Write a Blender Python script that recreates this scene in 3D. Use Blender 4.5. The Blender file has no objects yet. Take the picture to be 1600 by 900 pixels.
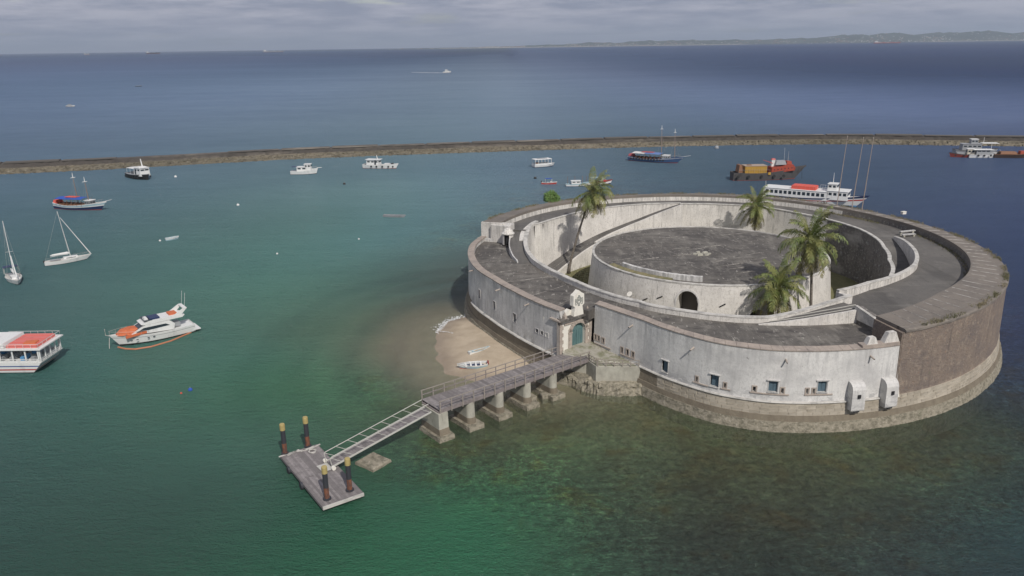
import bpy, bmesh, math, random
import numpy as np
from mathutils import Vector, Matrix
rnd = random.Random(7)
R = math.radians
S = bpy.context.scene
C = S.collection
# ------------------------------------------------ camera, sky, sun, exposure
cam = bpy.data.cameras.new('camera'); co = bpy.data.objects.new('camera', cam); C.objects.link(co)
cam.lens = 36 * 1215 / 1600; cam.sensor_width = 36; cam.clip_start = 1; cam.clip_end = 120000
Rx, Ux, Fx = (.9998967, -.00427464, -.01372317), (.01437352, .29736603, .95465536), (0, .95475399, -.29739675)
co.matrix_world = Matrix(((Rx[0], Ux[0], -Fx[0], 0), (Rx[1], Ux[1], -Fx[1], 0), (Rx[2], Ux[2], -Fx[2], 41), (0, 0, 0, 1)))
S.camera = co
SUN_AZ, SUN_EL = -67.5, 44.0          # direction towards the sun, degrees from +X and above the horizon
sd = Vector((math.cos(R(SUN_AZ)) * math.cos(R(SUN_EL)), math.sin(R(SUN_AZ)) * math.cos(R(SUN_EL)), math.sin(R(SUN_EL))))
sl = bpy.data.lights.new('sun', 'SUN'); sl.energy = 3.05; sl.angle = R(.6); sl.color = (1, .95, .885)
so = bpy.data.objects.new('sun', sl); C.objects.link(so); so.rotation_euler = sd.to_track_quat('Z', 'Y').to_euler()
W = bpy.data.worlds.new('World'); S.world = W; W.use_nodes = True
wn, wl = W.node_tree.nodes, W.node_tree.links; wn.clear()
out = wn.new('ShaderNodeOutputWorld'); bg = wn.new('ShaderNodeBackground'); wl.new(bg.outputs[0], out.inputs[0])
sky = wn.new('ShaderNodeTexSky'); sky.sky_type = 'NISHITA'; sky.sun_disc = False
sky.sun_elevation = R(SUN_EL); sky.sun_rotation = R(90 - SUN_AZ); sky.air_density = 1.2; sky.dust_density = 2.0
tc = wn.new('ShaderNodeTexCoord'); sep = wn.new('ShaderNodeSeparateXYZ'); wl.new(tc.outputs['Generated'], sep.inputs[0])
def wmath(op, a, b=None, clamp=False):
    n = wn.new('ShaderNodeMath'); n.operation = op; n.use_clamp = clamp
    for i, v in enumerate((a, b)):
        if v is None: continue
        if hasattr(v, 'links'): wl.new(v, n.inputs[i])
        else: n.inputs[i].default_value = v
    return n.outputs[0]
# a cloud deck seen in perspective: direction divided by height above the horizon
zz = wmath('ADD', wmath('MAXIMUM', sep.outputs[2], 0.0), .085)
cx = wmath('DIVIDE', sep.outputs[0], zz); cy = wmath('DIVIDE', sep.outputs[1], zz)
cmb = wn.new('ShaderNodeCombineXYZ'); wl.new(cx, cmb.inputs[0]); wl.new(cy, cmb.inputs[1])
def wnoise(scale, det, rough, off):
    n = wn.new('ShaderNodeTexNoise'); n.inputs['Scale'].default_value = scale; n.inputs['Detail'].default_value = det
    n.inputs['Roughness'].default_value = rough
    m = wn.new('ShaderNodeVectorMath'); m.operation = 'ADD'; wl.new(cmb.outputs[0], m.inputs[0]); m.inputs[1].default_value = (off, off * .7, 0)
    wl.new(m.outputs[0], n.inputs['Vector']); return n.outputs[0]
def wramp(v, lo, hi):
    n = wn.new('ShaderNodeMapRange'); n.inputs[1].default_value = lo; n.inputs[2].default_value = hi; wl.new(v, n.inputs[0]); return n.outputs[0]
def wmix(f, a, b):
    n = wn.new('ShaderNodeMix'); n.data_type = 'RGBA'; wl.new(f, n.inputs[0])
    for i, v in ((6, a), (7, b)):
        if hasattr(v, 'links'): wl.new(v, n.inputs[i])
        else: n.inputs[i].default_value = (*v, 1)
    return n.outputs[2]
cover = wramp(wnoise(.7, 6, .6, 3.1), .18, .40)
shade = wramp(wnoise(1.0, 9, .66, 14.3), .40, .60)
cloud = wmix(shade, (1.95, 2.15, 2.8), (3.25, 3.3, 3.85))
skyc = wmix(cover, sky.outputs[0], cloud)
low = wramp(sep.outputs[2], .02, .0)                      # the veil of moist air low over the sea
low2 = wramp(sep.outputs[2], .05, .0)
lm = wmath('MULTIPLY', low2, .62)
skyc = wmix(lm, skyc, (2.05, 2.25, 2.9))
wl.new(skyc, bg.inputs[0]); bg.inputs[1].default_value = .125
S.view_settings.view_transform = 'Standard'; S.view_settings.look = 'None'; S.view_settings.exposure = .18; S.view_settings.gamma = 1

# ------------------------------------------------ materials
def hexc(r, g, b):
    f = lambda v: ((v / 255 + .055) / 1.055) ** 2.4 if v > 10 else v / 3294
    return (f(r), f(g), f(b))
class NT:
    def __init__(s, name):
        s.m = bpy.data.materials.new(name); s.m.use_nodes = True; s.n = s.m.node_tree.nodes; s.l = s.m.node_tree.links; s.n.clear()
        s.o = s.n.new('ShaderNodeOutputMaterial')
    def put(s, sock, v):
        if hasattr(v, 'links'): s.l.new(v, sock)
        elif isinstance(v, (tuple, list)) and len(v) == 3 and sock.type == 'RGBA': sock.default_value = (*v, 1)
        else: sock.default_value = v
    def node(s, t, ins=(), **kw):
        n = s.n.new(t)
        for k, v in kw.items(): setattr(n, k, v)
        for k, v in (ins.items() if isinstance(ins, dict) else ins): s.put(n.inputs[k], v)
        return n
    def mix(s, f, a, b, blend='MIX'): return s.node('ShaderNodeMix', {0: f, 6: a, 7: b}, data_type='RGBA', blend_type=blend).outputs[2]
    def math(s, op, a, b=0.0, clamp=False): return s.node('ShaderNodeMath', {0: a, 1: b}, operation=op, use_clamp=clamp).outputs[0]
    def pos(s, local=False):
        return s.node('ShaderNodeTexCoord').outputs['Object'] if local else s.node('ShaderNodeNewGeometry').outputs['Position']
    def noise(s, vec, sc, det=4, rough=.55, dist=0.0):
        if not isinstance(sc, tuple): sc = (sc, sc, sc)
        mp = s.node('ShaderNodeMapping', {'Vector': vec, 'Scale': sc})
        return s.node('ShaderNodeTexNoise', {'Vector': mp.outputs[0], 'Scale': 1.0, 'Detail': det, 'Roughness': rough, 'Distortion': dist}).outputs[0]
    def ramp(s, v, lo, hi, a=0.0, b=1.0): return s.node('ShaderNodeMapRange', {0: v, 1: lo, 2: hi, 3: a, 4: b}).outputs[0]
MATS = {}
def M(name, col, rough=.8, layers=(), bump=None, local=False, metal=0, spec=.5, rand=0.0):
    """base colour, then noise layers (colour, scale, detail, lo, hi, amount), then relief (scale, height)"""
    if name in MATS: return MATS[name]
    t = NT(name); p = t.pos(local); c = col
    if rand:
        oi = t.node('ShaderNodeObjectInfo').outputs['Random']
        c = t.mix(oi, tuple(v * (1 - rand) for v in col), tuple(min(1, v * (1 + rand)) for v in col))
    for (c2, sc, det, lo, hi, amt, *zr) in layers:
        f = t.math('MULTIPLY', t.ramp(t.noise(p, sc, det, .62), lo, hi), amt)
        if zr:      # wear that keeps to a band of heights: (full at, gone at)
            z = t.node('ShaderNodeSeparateXYZ', {0: p}).outputs[2]; f = t.math('MULTIPLY', f, t.ramp(z, zr[0][1], zr[0][0]))
        c = t.mix(f, c, c2)
    b = t.node('ShaderNodeBsdfPrincipled', {'Base Color': c, 'Roughness': rough, 'Metallic': metal, 'Specular IOR Level': spec})
    if bump:
        bn = t.node('ShaderNodeBump', {'Height': t.noise(p, bump[0], 6, .65), 'Strength': 1.0, 'Distance': bump[1]})
        t.l.new(bn.outputs[0], b.inputs['Normal'])
    t.l.new(b.outputs[0], t.o.inputs[0]); MATS[name] = t.m; return t.m

streak = (1.3, 1.3, .10)
plaster = M('plaster_white', (.68, .65, .60), .9, [((.46, .435, .40), (.35, .35, .3), 5, .42, .68, .6), ((.26, .25, .23), (3.2, 3.2, .22), 7, .56, .70, .7), ((.40, .37, .33), (4.5, 4.5, 3.5), 7, .52, .66, .7), ((.15, .14, .13), (6, 6, 4.5), 6, .64, .72, .7), ((.20, .19, .18), (1.0, 1.0, .12), 7, .62, .72, .55), ((.15, .145, .14), (2.6, 2.6, .16), 8, .44, .66, .6, (11.6, 8.0)), ((.22, .21, .17), (1.2, 1.2, .8), 7, .44, .6, .6, (1.5, 3.6))], (1.5, .03))
plaster_g = M('plaster_grey', (.66, .64, .605), .9, [((.40, .39, .38), (.3, .3, .25), 5, .40, .66, .8), ((.20, .195, .195), (2.6, 2.6, .3), 7, .54, .70, .7), ((.44, .425, .41), (5, 5, 4), 7, .50, .64, .7), ((.20, .20, .19), (1.8, 1.8, .18), 7, .42, .64, .7, (9.8, 6.0)), ((.24, .23, .20), (.9, .9, .8), 7, .44, .58, .7, (3.2, 5.2)), ((.60, .58, .54), (.6, .6, .5), 6, .60, .72, .5), ((.12, .115, .11), (3, 3, 2), 6, .66, .74, .5)], (1.5, .04))
plaster_f = M('plaster_front', (.64, .625, .595), .9, [((.34, .335, .33), (.55, .55, 1.1), 7, .50, .56, .8, (3.8, 4.8)), ((.26, .255, .25), (1.7, 1.7, .16), 7, .44, .66, .6, (9.6, 5.6)), ((.72, .70, .67), (.5, .5, 1.3), 6, .52, .58, .7, (3.6, 5.4)), ((.40, .39, .38), (.22, .22, .3), 6, .42, .66, .75), ((.30, .295, .29), (2.4, 2.4, .25), 7, .54, .70, .5), ((.44, .43, .41), (4.5, 4.5, 3.5), 7, .50, .64, .6), ((.66, .64, .60), (.5, .5, .5), 6, .56, .70, .6), ((.16, .15, .145), (2.2, 2.2, 1.6), 7, .66, .72, .6)], (1.2, .05))
brown = M('brown_rough_masonry', (.225, .178, .142), .95, [((.15, .125, .115), (.25, .25, .35), 6, .38, .66, .8), ((.33, .27, .21), (1.6, 1.6, 1.2), 8, .52, .68, .7), ((.08, .07, .065), (1.3, 1.3, .12), 7, .56, .72, .65), ((.30, .17, .10), (3.5, 3.5, 3.5), 6, .60, .70, .6), ((.10, .12, .06), (.9, .9, .5), 6, .66, .74, .5), ((.5, .46, .4), (5, 5, 5), 5, .66, .72, .8), ((.10, .08, .07), (7, 7, 6), 6, .56, .66, .7)], (3.0, .15))
rubble = M('rubble_stone', (.17, .155, .14), .95, [((.09, .085, .08), (.5, .5, .4), 6, .4, .64, .7), ((.33, .31, .28), (3.0, 3.0, 3.0), 6, .54, .64, .7), ((.055, .05, .05), (2.6, 2.6, 2.6), 4, .60, .68, .8), ((.42, .40, .36), (.12, .12, .2), 4, .58, .70, .6)], (2.5, .22))
roofm = M('weathered_roof', (.135, .122, .106), .92, [((.215, .20, .175), (.07, .18, .5), 7, .46, .60, .65), ((.075, .068, .062), (.13, .16, .16), 7, .38, .60, .9), ((.205, .19, .165), (.9, .25, .5), 8, .50, .66, .75), ((.045, .04, .038), (.5, 1.0, .5), 8, .52, .66, .75), ((.42, .395, .35), (3.0, .8, 1), 8, .60, .70, .75), ((.06, .055, .05), (5, 4, 5), 6, .58, .68, .6)], (1.4, .06))
deckm = M('asphalt_grey_deck', (.13, .121, .110), .93, [((.09, .085, .08), (.12, .2, .2), 6, .38, .64, .8), ((.16, .15, .135), (.9, .35, .5), 7, .54, .70, .6), ((.065, .06, .058), (1.5, 1.5, 1.5), 7, .56, .70, .6), ((.21, .20, .18), (5, 5, 5), 6, .58, .70, .5), ((.06, .056, .052), (.35, .05, .3), 7, .50, .62, .55), ((.20, .19, .17), (.06, .4, .3), 7, .56, .68, .5)], (2.5, .03))
slabm = M('brown_top_slab', (.19, .165, .14), .93, [((.125, .112, .10), (.3, .3, .3), 6, .38, .66, .8), ((.27, .24, .20), (1.5, 1.5, 1.5), 7, .56, .72, .6), ((.13, .13, .075), (.8, .8, .8), 6, .64, .74, .5)], (2.0, .04))
coping = M('terracotta_coping', (.35, .295, .25), .93, [((.22, .19, .17), (.7, .7, .7), 6, .40, .66, .8), ((.48, .43, .37), (2.5, 2.5, 2), 6, .56, .72, .6)], (2.5, .03))
whitecap = M('white_coping', (.52, .50, .46), .9, [((.28, .27, .25), (1.0, 1.0, 1.0), 6, .44, .66, .85), ((.13, .125, .12), (3, 3, 3), 6, .60, .72, .6)], (2.0, .03))
ashlar = M('limestone_block', (.42, .375, .305), .9, [((.30, .26, .20), (.6, .6, .6), 6, .42, .66, .7), ((.24, .20, .15), (2.5, 2.5, 2.5), 7, .60, .72, .6)], (4.0, .02), rand=.14)
tidal = M('tidal_masonry', (.20, .17, .125), .95, [((.14, .115, .085), (1, 1, .25), 7, .42, .68, .8), ((.27, .24, .175), (2.5, 2.5, 2.5), 7, .58, .70, .6)], (3.0, .06))
barnacle = M('barnacle_crust', (.29, .26, .20), .97, [((.13, .12, .085), (1.8, 1.8, 3), 8, .44, .62, .85), ((.42, .38, .31), (3.5, 3.5, 3.5), 8, .55, .68, .7), ((.09, .10, .05), (.4, .4, .4), 6, .6, .72, .5)], (5.0, .12))
concrete = M('pale_concrete', (.42, .405, .34), .9, [((.24, .225, .19), (.8, .8, .5), 6, .42, .66, .7), ((.16, .15, .12), (2.2, 2.2, .7), 7, .60, .72, .6)], (3.0, .03))
grassm = M('dry_grass_ground', (.15, .145, .065), .97, [((.22, .20, .10), (.35, .35, .35), 6, .42, .66, .8), ((.085, .10, .035), (1.1, 1.1, 1.1), 7, .50, .68, .7), ((.30, .26, .17), (2.2, 2.2, 2.2), 6, .62, .72, .5)], (4.0, .06))
terrm = M('terrace_earth', (.34, .32, .27), .95, [((.14, .145, .075), (.7, .7, .7), 6, .45, .64, .8), ((.38, .36, .31), (.9, .5, 1), 6, .55, .68, .7), ((.16, .14, .11), (2.5, 2.5, 2.5), 6, .60, .72, .6)], (4.0, .04))
wood = M('grey_weathered_wood', (.22, .20, .195), .9, [((.13, .118, .115), (2.0, 2.0, 2.0), 6, .42, .66, .7), ((.32, .295, .28), (6, 6, 6), 6, .60, .72, .5)], (8.0, .01), rand=.28)
woodrail = M('rail_wood', (.30, .265, .23), .85, [((.20, .175, .155), (4, 4, 4), 5, .45, .66, .7)], rand=.1)
fascia = M('fascia_wood', (.22, .19, .185), .85, [((.14, .12, .118), (3, 3, 3), 5, .45, .66, .7)])
galv = M('galvanised_steel', (.48, .47, .43), .55, [((.33, .30, .25), (5, 5, 5), 5, .5, .7, .6)])
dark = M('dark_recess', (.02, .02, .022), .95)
darkglass = M('dark_glass', (.03, .04, .05), .15)
teal = M('teal_painted_wood', (.10, .18, .18), .7, [((.045, .10, .11), (4, 4, .6), 5, .45, .68, .7)])
shutterm = M('blue_grey_shutter', (.085, .135, .17), .7, [((.05, .08, .10), (6, 6, .8), 5, .45, .68, .7)])
sandstone = M('pink_sandstone', (.40, .345, .295), .9, [((.29, .245, .21), (1.5, 1.5, 1.5), 6, .42, .66, .8)], (4, .02), rand=.08)
gatewhite = M('gate_white_plaster', (.70, .67, .60), .9, [((.45, .42, .37), (1.2, 1.2, .6), 6, .52, .70, .6)], (3, .01))
pileyel = M('yellow_pile_cap', (.40, .32, .13), .7, [((.28, .21, .08), (3, 3, 3), 5, .45, .7, .7)])
pileblk = M('black_pile_coating', (.035, .037, .045), .65, [((.10, .055, .035), (3, 3, 1.5), 5, .60, .72, .6)])
pilerust = M('rusty_pile_steel', (.19, .075, .04), .85, [((.05, .04, .04), (3, 3, 1.2), 6, .44, .62, .8), ((.32, .15, .09), (4, 4, 2), 6, .58, .7, .6)], (6, .02))
# ------------------------------------------------ mesh helpers
class MB:
    def __init__(s): s.v = []; s.f = []; s.mi = []
    def add(s, vs, fs, mi=0):
        o = len(s.v); s.v += [tuple(map(float, q)) for q in vs]; s.f += [tuple(o + i for i in f) for f in fs]
        s.mi += [mi] * len(fs); return s
    def box(s, c, d, rz=0, mi=0, top=(1, 1), tilt=0):
        x, y, z = d[0] / 2, d[1] / 2, d[2] / 2; vs = []
        ca, sa = math.cos(R(rz)), math.sin(R(rz)); ct, st = math.cos(R(tilt)), math.sin(R(tilt))
        for k in (-1, 1):
            tx, ty = (top if k > 0 else (1, 1))
            for i, j in ((-1, -1), (1, -1), (1, 1), (-1, 1)):
                a, b, e = i * x * tx, j * y * ty, k * z
                a, e = a * ct - e * st, a * st + e * ct
                vs.append((c[0] + a * ca - b * sa, c[1] + a * sa + b * ca, c[2] + e))
        return s.add(vs, [(3, 2, 1, 0), (4, 5, 6, 7), (0, 1, 5, 4), (1, 2, 6, 5), (2, 3, 7, 6), (3, 0, 4, 7)], mi)
    def rings(s, rs, mi=0, closed=True, cap=True, mis=None):
        n = len(rs[0]); o = len(s.v)
        for r in rs: s.v += [tuple(map(float, q)) for q in r]
        for k in range(len(rs) - 1):
            for i in range(n if closed else n - 1):
                j = (i + 1) % n
                s.f.append((o + k * n + i, o + k * n + j, o + (k + 1) * n + j, o + (k + 1) * n + i)); s.mi.append(mis[i] if mis else mi)
        if cap and closed:
            s.f.append(tuple(o + i for i in range(n))[::-1]); s.mi.append(mi)
            s.f.append(tuple(o + (len(rs) - 1) * n + i for i in range(n))); s.mi.append(mi)
        return s
    def tube(s, pts, rad, n=8, mi=0, cap=True):
        pts = [Vector(p) for p in pts]; rs = []
        rad = rad if isinstance(rad, (list, tuple)) else [rad] * len(pts)
        for i, p in enumerate(pts):
            d = (pts[min(i + 1, len(pts) - 1)] - pts[max(i - 1, 0)]).normalized()
            a = Vector((0, 0, 1)) if abs(d.z) < .9 else Vector((1, 0, 0))
            u = d.cross(a).normalized(); w = d.cross(u)
            rs.append([p + (u * math.cos(2 * math.pi * k / n) + w * math.sin(2 * math.pi * k / n)) * rad[i] for k in range(n)])
        return s.rings(rs, mi, cap=cap)
    def prism(s, poly, z0, z1, mi=0):
        n = len(poly); zt = z1 if isinstance(z1, (list, tuple)) else [z1] * n
        vs = [(p[0], p[1], z0) for p in poly] + [(p[0], p[1], zt[i]) for i, p in enumerate(poly)]
        return s.add(vs, [tuple(range(n))[::-1], tuple(range(n, 2 * n))] + [(i, (i + 1) % n, n + (i + 1) % n, n + i) for i in range(n)], mi)
    def mesh(s, name, mats, smooth=False):
        me = bpy.data.meshes.new(name); me.from_pydata(s.v, [], s.f)
        for m in (mats if isinstance(mats, (list, tuple)) else [mats]): me.materials.append(m)
        me.polygons.foreach_set('material_index', s.mi)
        if smooth: me.polygons.foreach_set('use_smooth', [True] * len(me.polygons))
        bm = bmesh.new(); bm.from_mesh(me); bmesh.ops.recalc_face_normals(bm, faces=bm.faces); bm.to_mesh(me); bm.free()
        me.update(); return me
    def build(s, name, mats, parent=None, smooth=False, loc=None, rz=None):
        return link(name, s.mesh(name, mats, smooth), parent, loc, rz)
def link(name, me, parent=None, loc=None, rz=None):
    o = bpy.data.objects.new(name, me); C.objects.link(o)
    if parent: o.parent = parent
    if loc is not None: o.location = loc
    if rz is not None: o.rotation_euler = (0, 0, R(rz))
    return o
def tag(o, label=None, cat=None, group=None, kind=None):
    for k, v in (('label', label), ('category', cat), ('group', group), ('kind', kind)):
        if v: o[k] = v
    return o
def thing(name, label, cat, loc=(0, 0, 0), rz=0, group=None):
    o = bpy.data.objects.new(name, None); C.objects.link(o); o.location = loc; o.rotation_euler = (0, 0, R(rz)); o.empty_display_size = .5
    return tag(o, label, cat, group)
def P(th, r, z=0): return (r * math.cos(R(th)), r * math.sin(R(th)), z)
def interp(x, xs, ys): return float(np.interp(x, xs, ys))

# ------------------------------------------------ sea, seabed, beach
WP = []
WP=[(-42.3, 58.4, 0.0319, 0.0887, 0.0685, 1, 0), (-30.1, 63.0, 0.0343, 0.0931, 0.0685, 1, 0), (-11.4, 57.7, 0.0343, 0.1413, 0.0762, 1, 0), (-2.6, 59.3, 0.0343, 0.1559, 0.0844, 1, 0), (2.4, 55.6, 0.0423, 0.1221, 0.0723, 0.95, 0), (6.8, 57.3, 0.0369, 0.0762, 0.0545, 0.85, 0), (17.3, 61.8, 0.0343, 0.0482, 0.0369, 0.75, 0), (32.4, 56.7, 0.0296, 0.0482, 0.0452, 0.85, 0), (42.1, 56.4, 0.0262, 0.0578, 0.0612, 0.95, 0), (12.9, 71.1, 0.0612, 0.1022, 0.0612, 0.6, 0.1), (5.1, 83.2, 0.0887, 0.1022, 0.0578, 0.4, 0.2), (6.8, 76.8, 0.0648, 0.107, 0.0578, 0.5, 0.2), (20.8, 76.4, 0.0578, 0.0802, 0.0423, 0.5, 0.1), (32.5, 70.6, 0.0423, 0.0578, 0.0343, 0.6, 0), (50.0, 78.5, 0.0395, 0.0578, 0.0423, 0.6, 0), (61.9, 88.5, 0.0319, 0.0513, 0.0887, 0.85, 0), (87.0, 127.4, 0.0369, 0.0578, 0.1221, 1, 0), (112.2, 190.7, 0.0482, 0.0762, 0.15, 1, 0), (154.8, 235.8, 0.0612, 0.0931, 0.1746, 1, 0), (138.4, 279.3, 0.0648, 0.1022, 0.1746, 1, 0), (65.7, 263.5, 0.0762, 0.1274, 0.1746, 1, 0), (0.6, 262.6, 0.1329, 0.2086, 0.2705, 1, 0), (-17.1, 208.4, 0.1221, 0.2159, 0.2462, 1, 0), (-28.0, 166.1, 0.107, 0.2232, 0.2232, 1, 0), (-22.0, 143.0, 0.0887, 0.162, 0.1441, 0.9, 0.8), (-46.8, 186.6, 0.1022, 0.2086, 0.2016, 1, 0), (-78.9, 188.7, 0.0931, 0.1812, 0.1878, 1, 0), (-111.8, 190.8, 0.0844, 0.162, 0.1878, 1, 0), (-75.5, 124.4, 0.0723, 0.1559, 0.15, 1, 0), (-46.1, 133.9, 0.0887, 0.2086, 0.1683, 1, 0), (-41.1, 103.0, 0.0762, 0.1878, 0.1441, 1, 0), (-28.9, 91.6, 0.0612, 0.1651, 0.0931, 1, 0.0), (-45.4, 83.1, 0.0545, 0.1441, 0.1119, 1, 0), (-27.8, 75.0, 0.0578, 0.15, 0.107, 1, 0), (-23.2, 100.0, 0.107, 0.1878, 0.1221, 0.9, 0.7), (-20.3, 109.9, 0.1441, 0.2016, 0.1384, 0.75, 0.9), (-14.9, 104.5, 0.3515, 0.2961, 0.2051, 0.5, 1), (-26.1, 125.6, 0.1022, 0.1878, 0.1441, 0.85, 0.7), (-31.1, 110.4, 0.0887, 0.162, 0.1119, 0.95, 0.7), (-13.9, 83.8, 0.0802, 0.1441, 0.0802, 0.75, 0.4), (-12.0, 140.3, 0.107, 0.1559, 0.1384, 0.75, 0.8), (-9.2, 124.8, 0.1022, 0.1413, 0.1413, 0.5, 0.8), (-13.2, 115.3, 0.2423, 0.2307, 0.162, 0.3, 1), (-17.8, 80.6, 0.0685, 0.1384, 0.0802, 0.95, 0.5), (-11.4, 65.8, 0.0382, 0.1221, 0.0762, 1, 0), (-5.6, 71.7, 0.0545, 0.107, 0.0612, 0.75, 0.1), (-9.3, 93.0, 0.1878, 0.1878, 0.1221, 0.4, 0.8), (-12.6, 93.1, 0.107, 0.1683, 0.107, 0.7, 0.4), (-0.3, 71.5, 0.0545, 0.0976, 0.0578, 0.75, 0.1), (-3.3, 87.0, 0.1274, 0.1329, 0.0802, 0.35, 0.5), (-292.3, 454.4, 0.1329, 0.2016, 0.305, 1, 0), (-233.6, 738.5, 0.162, 0.2384, 0.3515, 1, 0), (2.4, 683.5, 0.1946, 0.2705, 0.3613, 1, 0), (151.8, 465.6, 0.1384, 0.2016, 0.3231, 1, 0), (254.9, 448.2, 0.1384, 0.1946, 0.3419, 1, 0), (516.8, 920.5, 0.0343, 0.0612, 0.1384, 1, 0), (12.0, 2941.5, 0.0513, 0.0802, 0.1441, 1, 0), (-1717.4, 3661.4, 0.0545, 0.0844, 0.162, 1, 0), (717.5, 2241.0, 0.0252, 0.0482, 0.117, 1, 0), (66.1, 15602.7, 0.0252, 0.0513, 0.117, 1, 0), (171.1, 1051.1, 0.107, 0.15, 0.2462, 1, 0), (-405.8, 2637.1, 0.0452, 0.0802, 0.15, 1, 0), (1718.7, 3600.7, 0.0252, 0.0482, 0.117, 1, 0), (-2511.3, 8084.1, 0.0319, 0.0612, 0.1274, 1, 0), (-5143.2, 33620.5, 0.0273, 0.0513, 0.117, 1, 0), (1809.4, 11198.3, 0.0252, 0.0482, 0.117, 1, 0), (270.4, 837.9, 0.0802, 0.1221, 0.2232, 1, 0), (-512.6, 1083.0, 0.107, 0.1683, 0.2705, 1, 0), (-150.9, 969.8, 0.15, 0.2159, 0.305, 1, 0), (412.2, 2544.1, 0.0395, 0.0685, 0.1384, 1, 0), (2299.1, 3666.1, 0.0252, 0.0452, 0.1119, 1, 0), (243.7, 378.0, 0.1022, 0.1441, 0.2623, 1, 0), (-907.9, 1458.6, 0.0976, 0.15, 0.2542, 1, 0), (-7567.3, 16181.0, 0.0273, 0.0513, 0.117, 1, 0)]
FX, FY = 31.0, 118.0                      # centre of the fort
wp = np.array(WP)
def warp(x, y): return np.arcsinh(x / 45), np.arcsinh((y - 100) / 45)
wu, wv = warp(wp[:, 0], wp[:, 1])
_d = (wu[:, None] - wu) ** 2 + (wv[:, None] - wv) ** 2 + 1e-4; _n = len(wu)
_A = np.zeros((_n + 3, _n + 3)); _A[:_n, :_n] = _d * np.log(_d) + np.eye(_n) * .02; _A[:_n, _n:] = np.stack([np.ones(_n), wu, wv], 1); _A[_n:, :_n] = _A[:_n, _n:].T
TPS = np.linalg.solve(_A, np.concatenate([wp[:, 2:], np.zeros((3, 5))]))      # a smooth surface through the sounded depths and colours
def field(x, y):
    u, v = warp(x, y)
    d = (u[..., None] - wu) ** 2 + (v[..., None] - wv) ** 2 + 1e-4
    r = (d * np.log(d)) @ TPS[:-3] + TPS[-3] + u[..., None] * TPS[-2] + v[..., None] * TPS[-1]
    return np.clip(r, wp[:, 2:].min(0), wp[:, 2:].max(0))
BEACH = [(-5.9, 118), (-7.6, 116.6), (-10.1, 114.5), (-11.2, 110.9), (-11.0, 104.5), (-10.3, 99), (-8.6, 94.2), (-4, 91.0), (1, 90.6), (6, 90.5), (14, 96), (14, 118)]
def beach_h(x, y):
    inside = np.zeros(x.shape, bool); dm = np.full(x.shape, 1e9); n = len(BEACH)
    for i in range(n):
        (ax, ay), (bx, by) = BEACH[i], BEACH[(i + 1) % n]
        inside ^= ((ay > y) != (by > y)) & (x < (bx - ax) * (y - ay) / (by - ay + 1e-9) + ax)
        t = np.clip(((x - ax) * (bx - ax) + (y - ay) * (by - ay)) / ((bx - ax) ** 2 + (by - ay) ** 2), 0, 1)
        dm = np.minimum(dm, np.hypot(x - ax - t * (bx - ax), y - ay - t * (by - ay)))
    return np.where(inside, dm, -dm) + .35 * np.sin(x * .9 + 1.3 * np.sin(y * .5)) * np.sin(y * .7 + .8) + .15 * np.sin(x * 2.3 + y * 1.9)
def grid_obj(name, X, Y, Z, mat, attrs, colattr=None):
    ny, nx = X.shape
    me = bpy.data.meshes.new(name)
    v = np.stack([X, Y, Z], -1).reshape(-1, 3)
    i = np.arange(ny * nx).reshape(ny, nx)
    f = np.stack([i[:-1, :-1], i[:-1, 1:], i[1:, 1:], i[1:, :-1]], -1).reshape(-1, 4)
    me.from_pydata(v.tolist(), [], f.tolist()); me.materials.append(mat)
    for k, a in attrs.items():
        at = me.attributes.new(k, 'FLOAT', 'POINT'); at.data.foreach_set('value', a.reshape(-1).astype(np.float32))
    if colattr is not None:
        at = me.attributes.new('body', 'FLOAT_COLOR', 'POINT'); c = np.concatenate([colattr.reshape(-1, 3), np.ones((ny * nx, 1))], 1)
        at.data.foreach_set('color', c.reshape(-1).astype(np.float32))
    me.polygons.foreach_set('use_smooth', [True] * len(me.polygons)); me.update()
    return link(name, me)
def attr(t, n): return t.node('ShaderNodeAttribute', attribute_name=n)
# water: reflection over a body colour of suspended silt, clearer over the shoals
t = NT('sea_water'); p = t.pos()
body = attr(t, 'body').outputs['Color']; murk = attr(t, 'murk').outputs['Fac']; sandy = attr(t, 'sandy').outputs['Fac']
n1 = t.noise(p, (.05, .12, .1), 5, .6); n2 = t.noise(p, (.012, .03, .1), 4, .6); n5 = t.noise(p, (.0009, .004, .1), 6, .65)
body = t.mix(t.ramp(n1, .3, .7, 0, .28), body, t.mix(1.0, body, (.55, .62, .66), 'MULTIPLY'))
body = t.mix(t.ramp(n2, .35, .65, 0, .30), body, t.mix(1.0, body, (1.35, 1.28, 1.2), 'MULTIPLY'))
body = t.mix(t.ramp(n5, .35, .65, 0, .45), body, t.mix(1.0, body, (1.4, 1.35, 1.25), 'MULTIPLY'))
# weed and stone under the surface, seen only where the water is not deep
reef = t.math('MULTIPLY', t.ramp(murk, 1.0, .85), t.ramp(sandy, .6, .1), True)
m1 = t.noise(p, (1.1, 1.3, .1), 9, .85, .3); m2 = t.noise(p, (.16, .18, .1), 6, .7, .4)
body = t.mix(t.math('MULTIPLY', t.ramp(m1, .50, .62), t.math('MULTIPLY', reef, .75)), body, t.mix(1.0, body, (.22, .2, .22), 'MULTIPLY'))
body = t.mix(t.math('MULTIPLY', t.ramp(m1, .48, .36), t.math('MULTIPLY', reef, .8)), body, t.mix(1.0, body, (2.5, 2.45, 2.0), 'MULTIPLY'))
body = t.mix(t.math('MULTIPLY', t.ramp(m2, .52, .66), t.math('MULTIPLY', reef, .9)), body, t.mix(1.0, body, (1.25, .80, .55), 'MULTIPLY'))
m3 = t.noise(p, (.09, .11, .1), 7, .75, .6)
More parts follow.
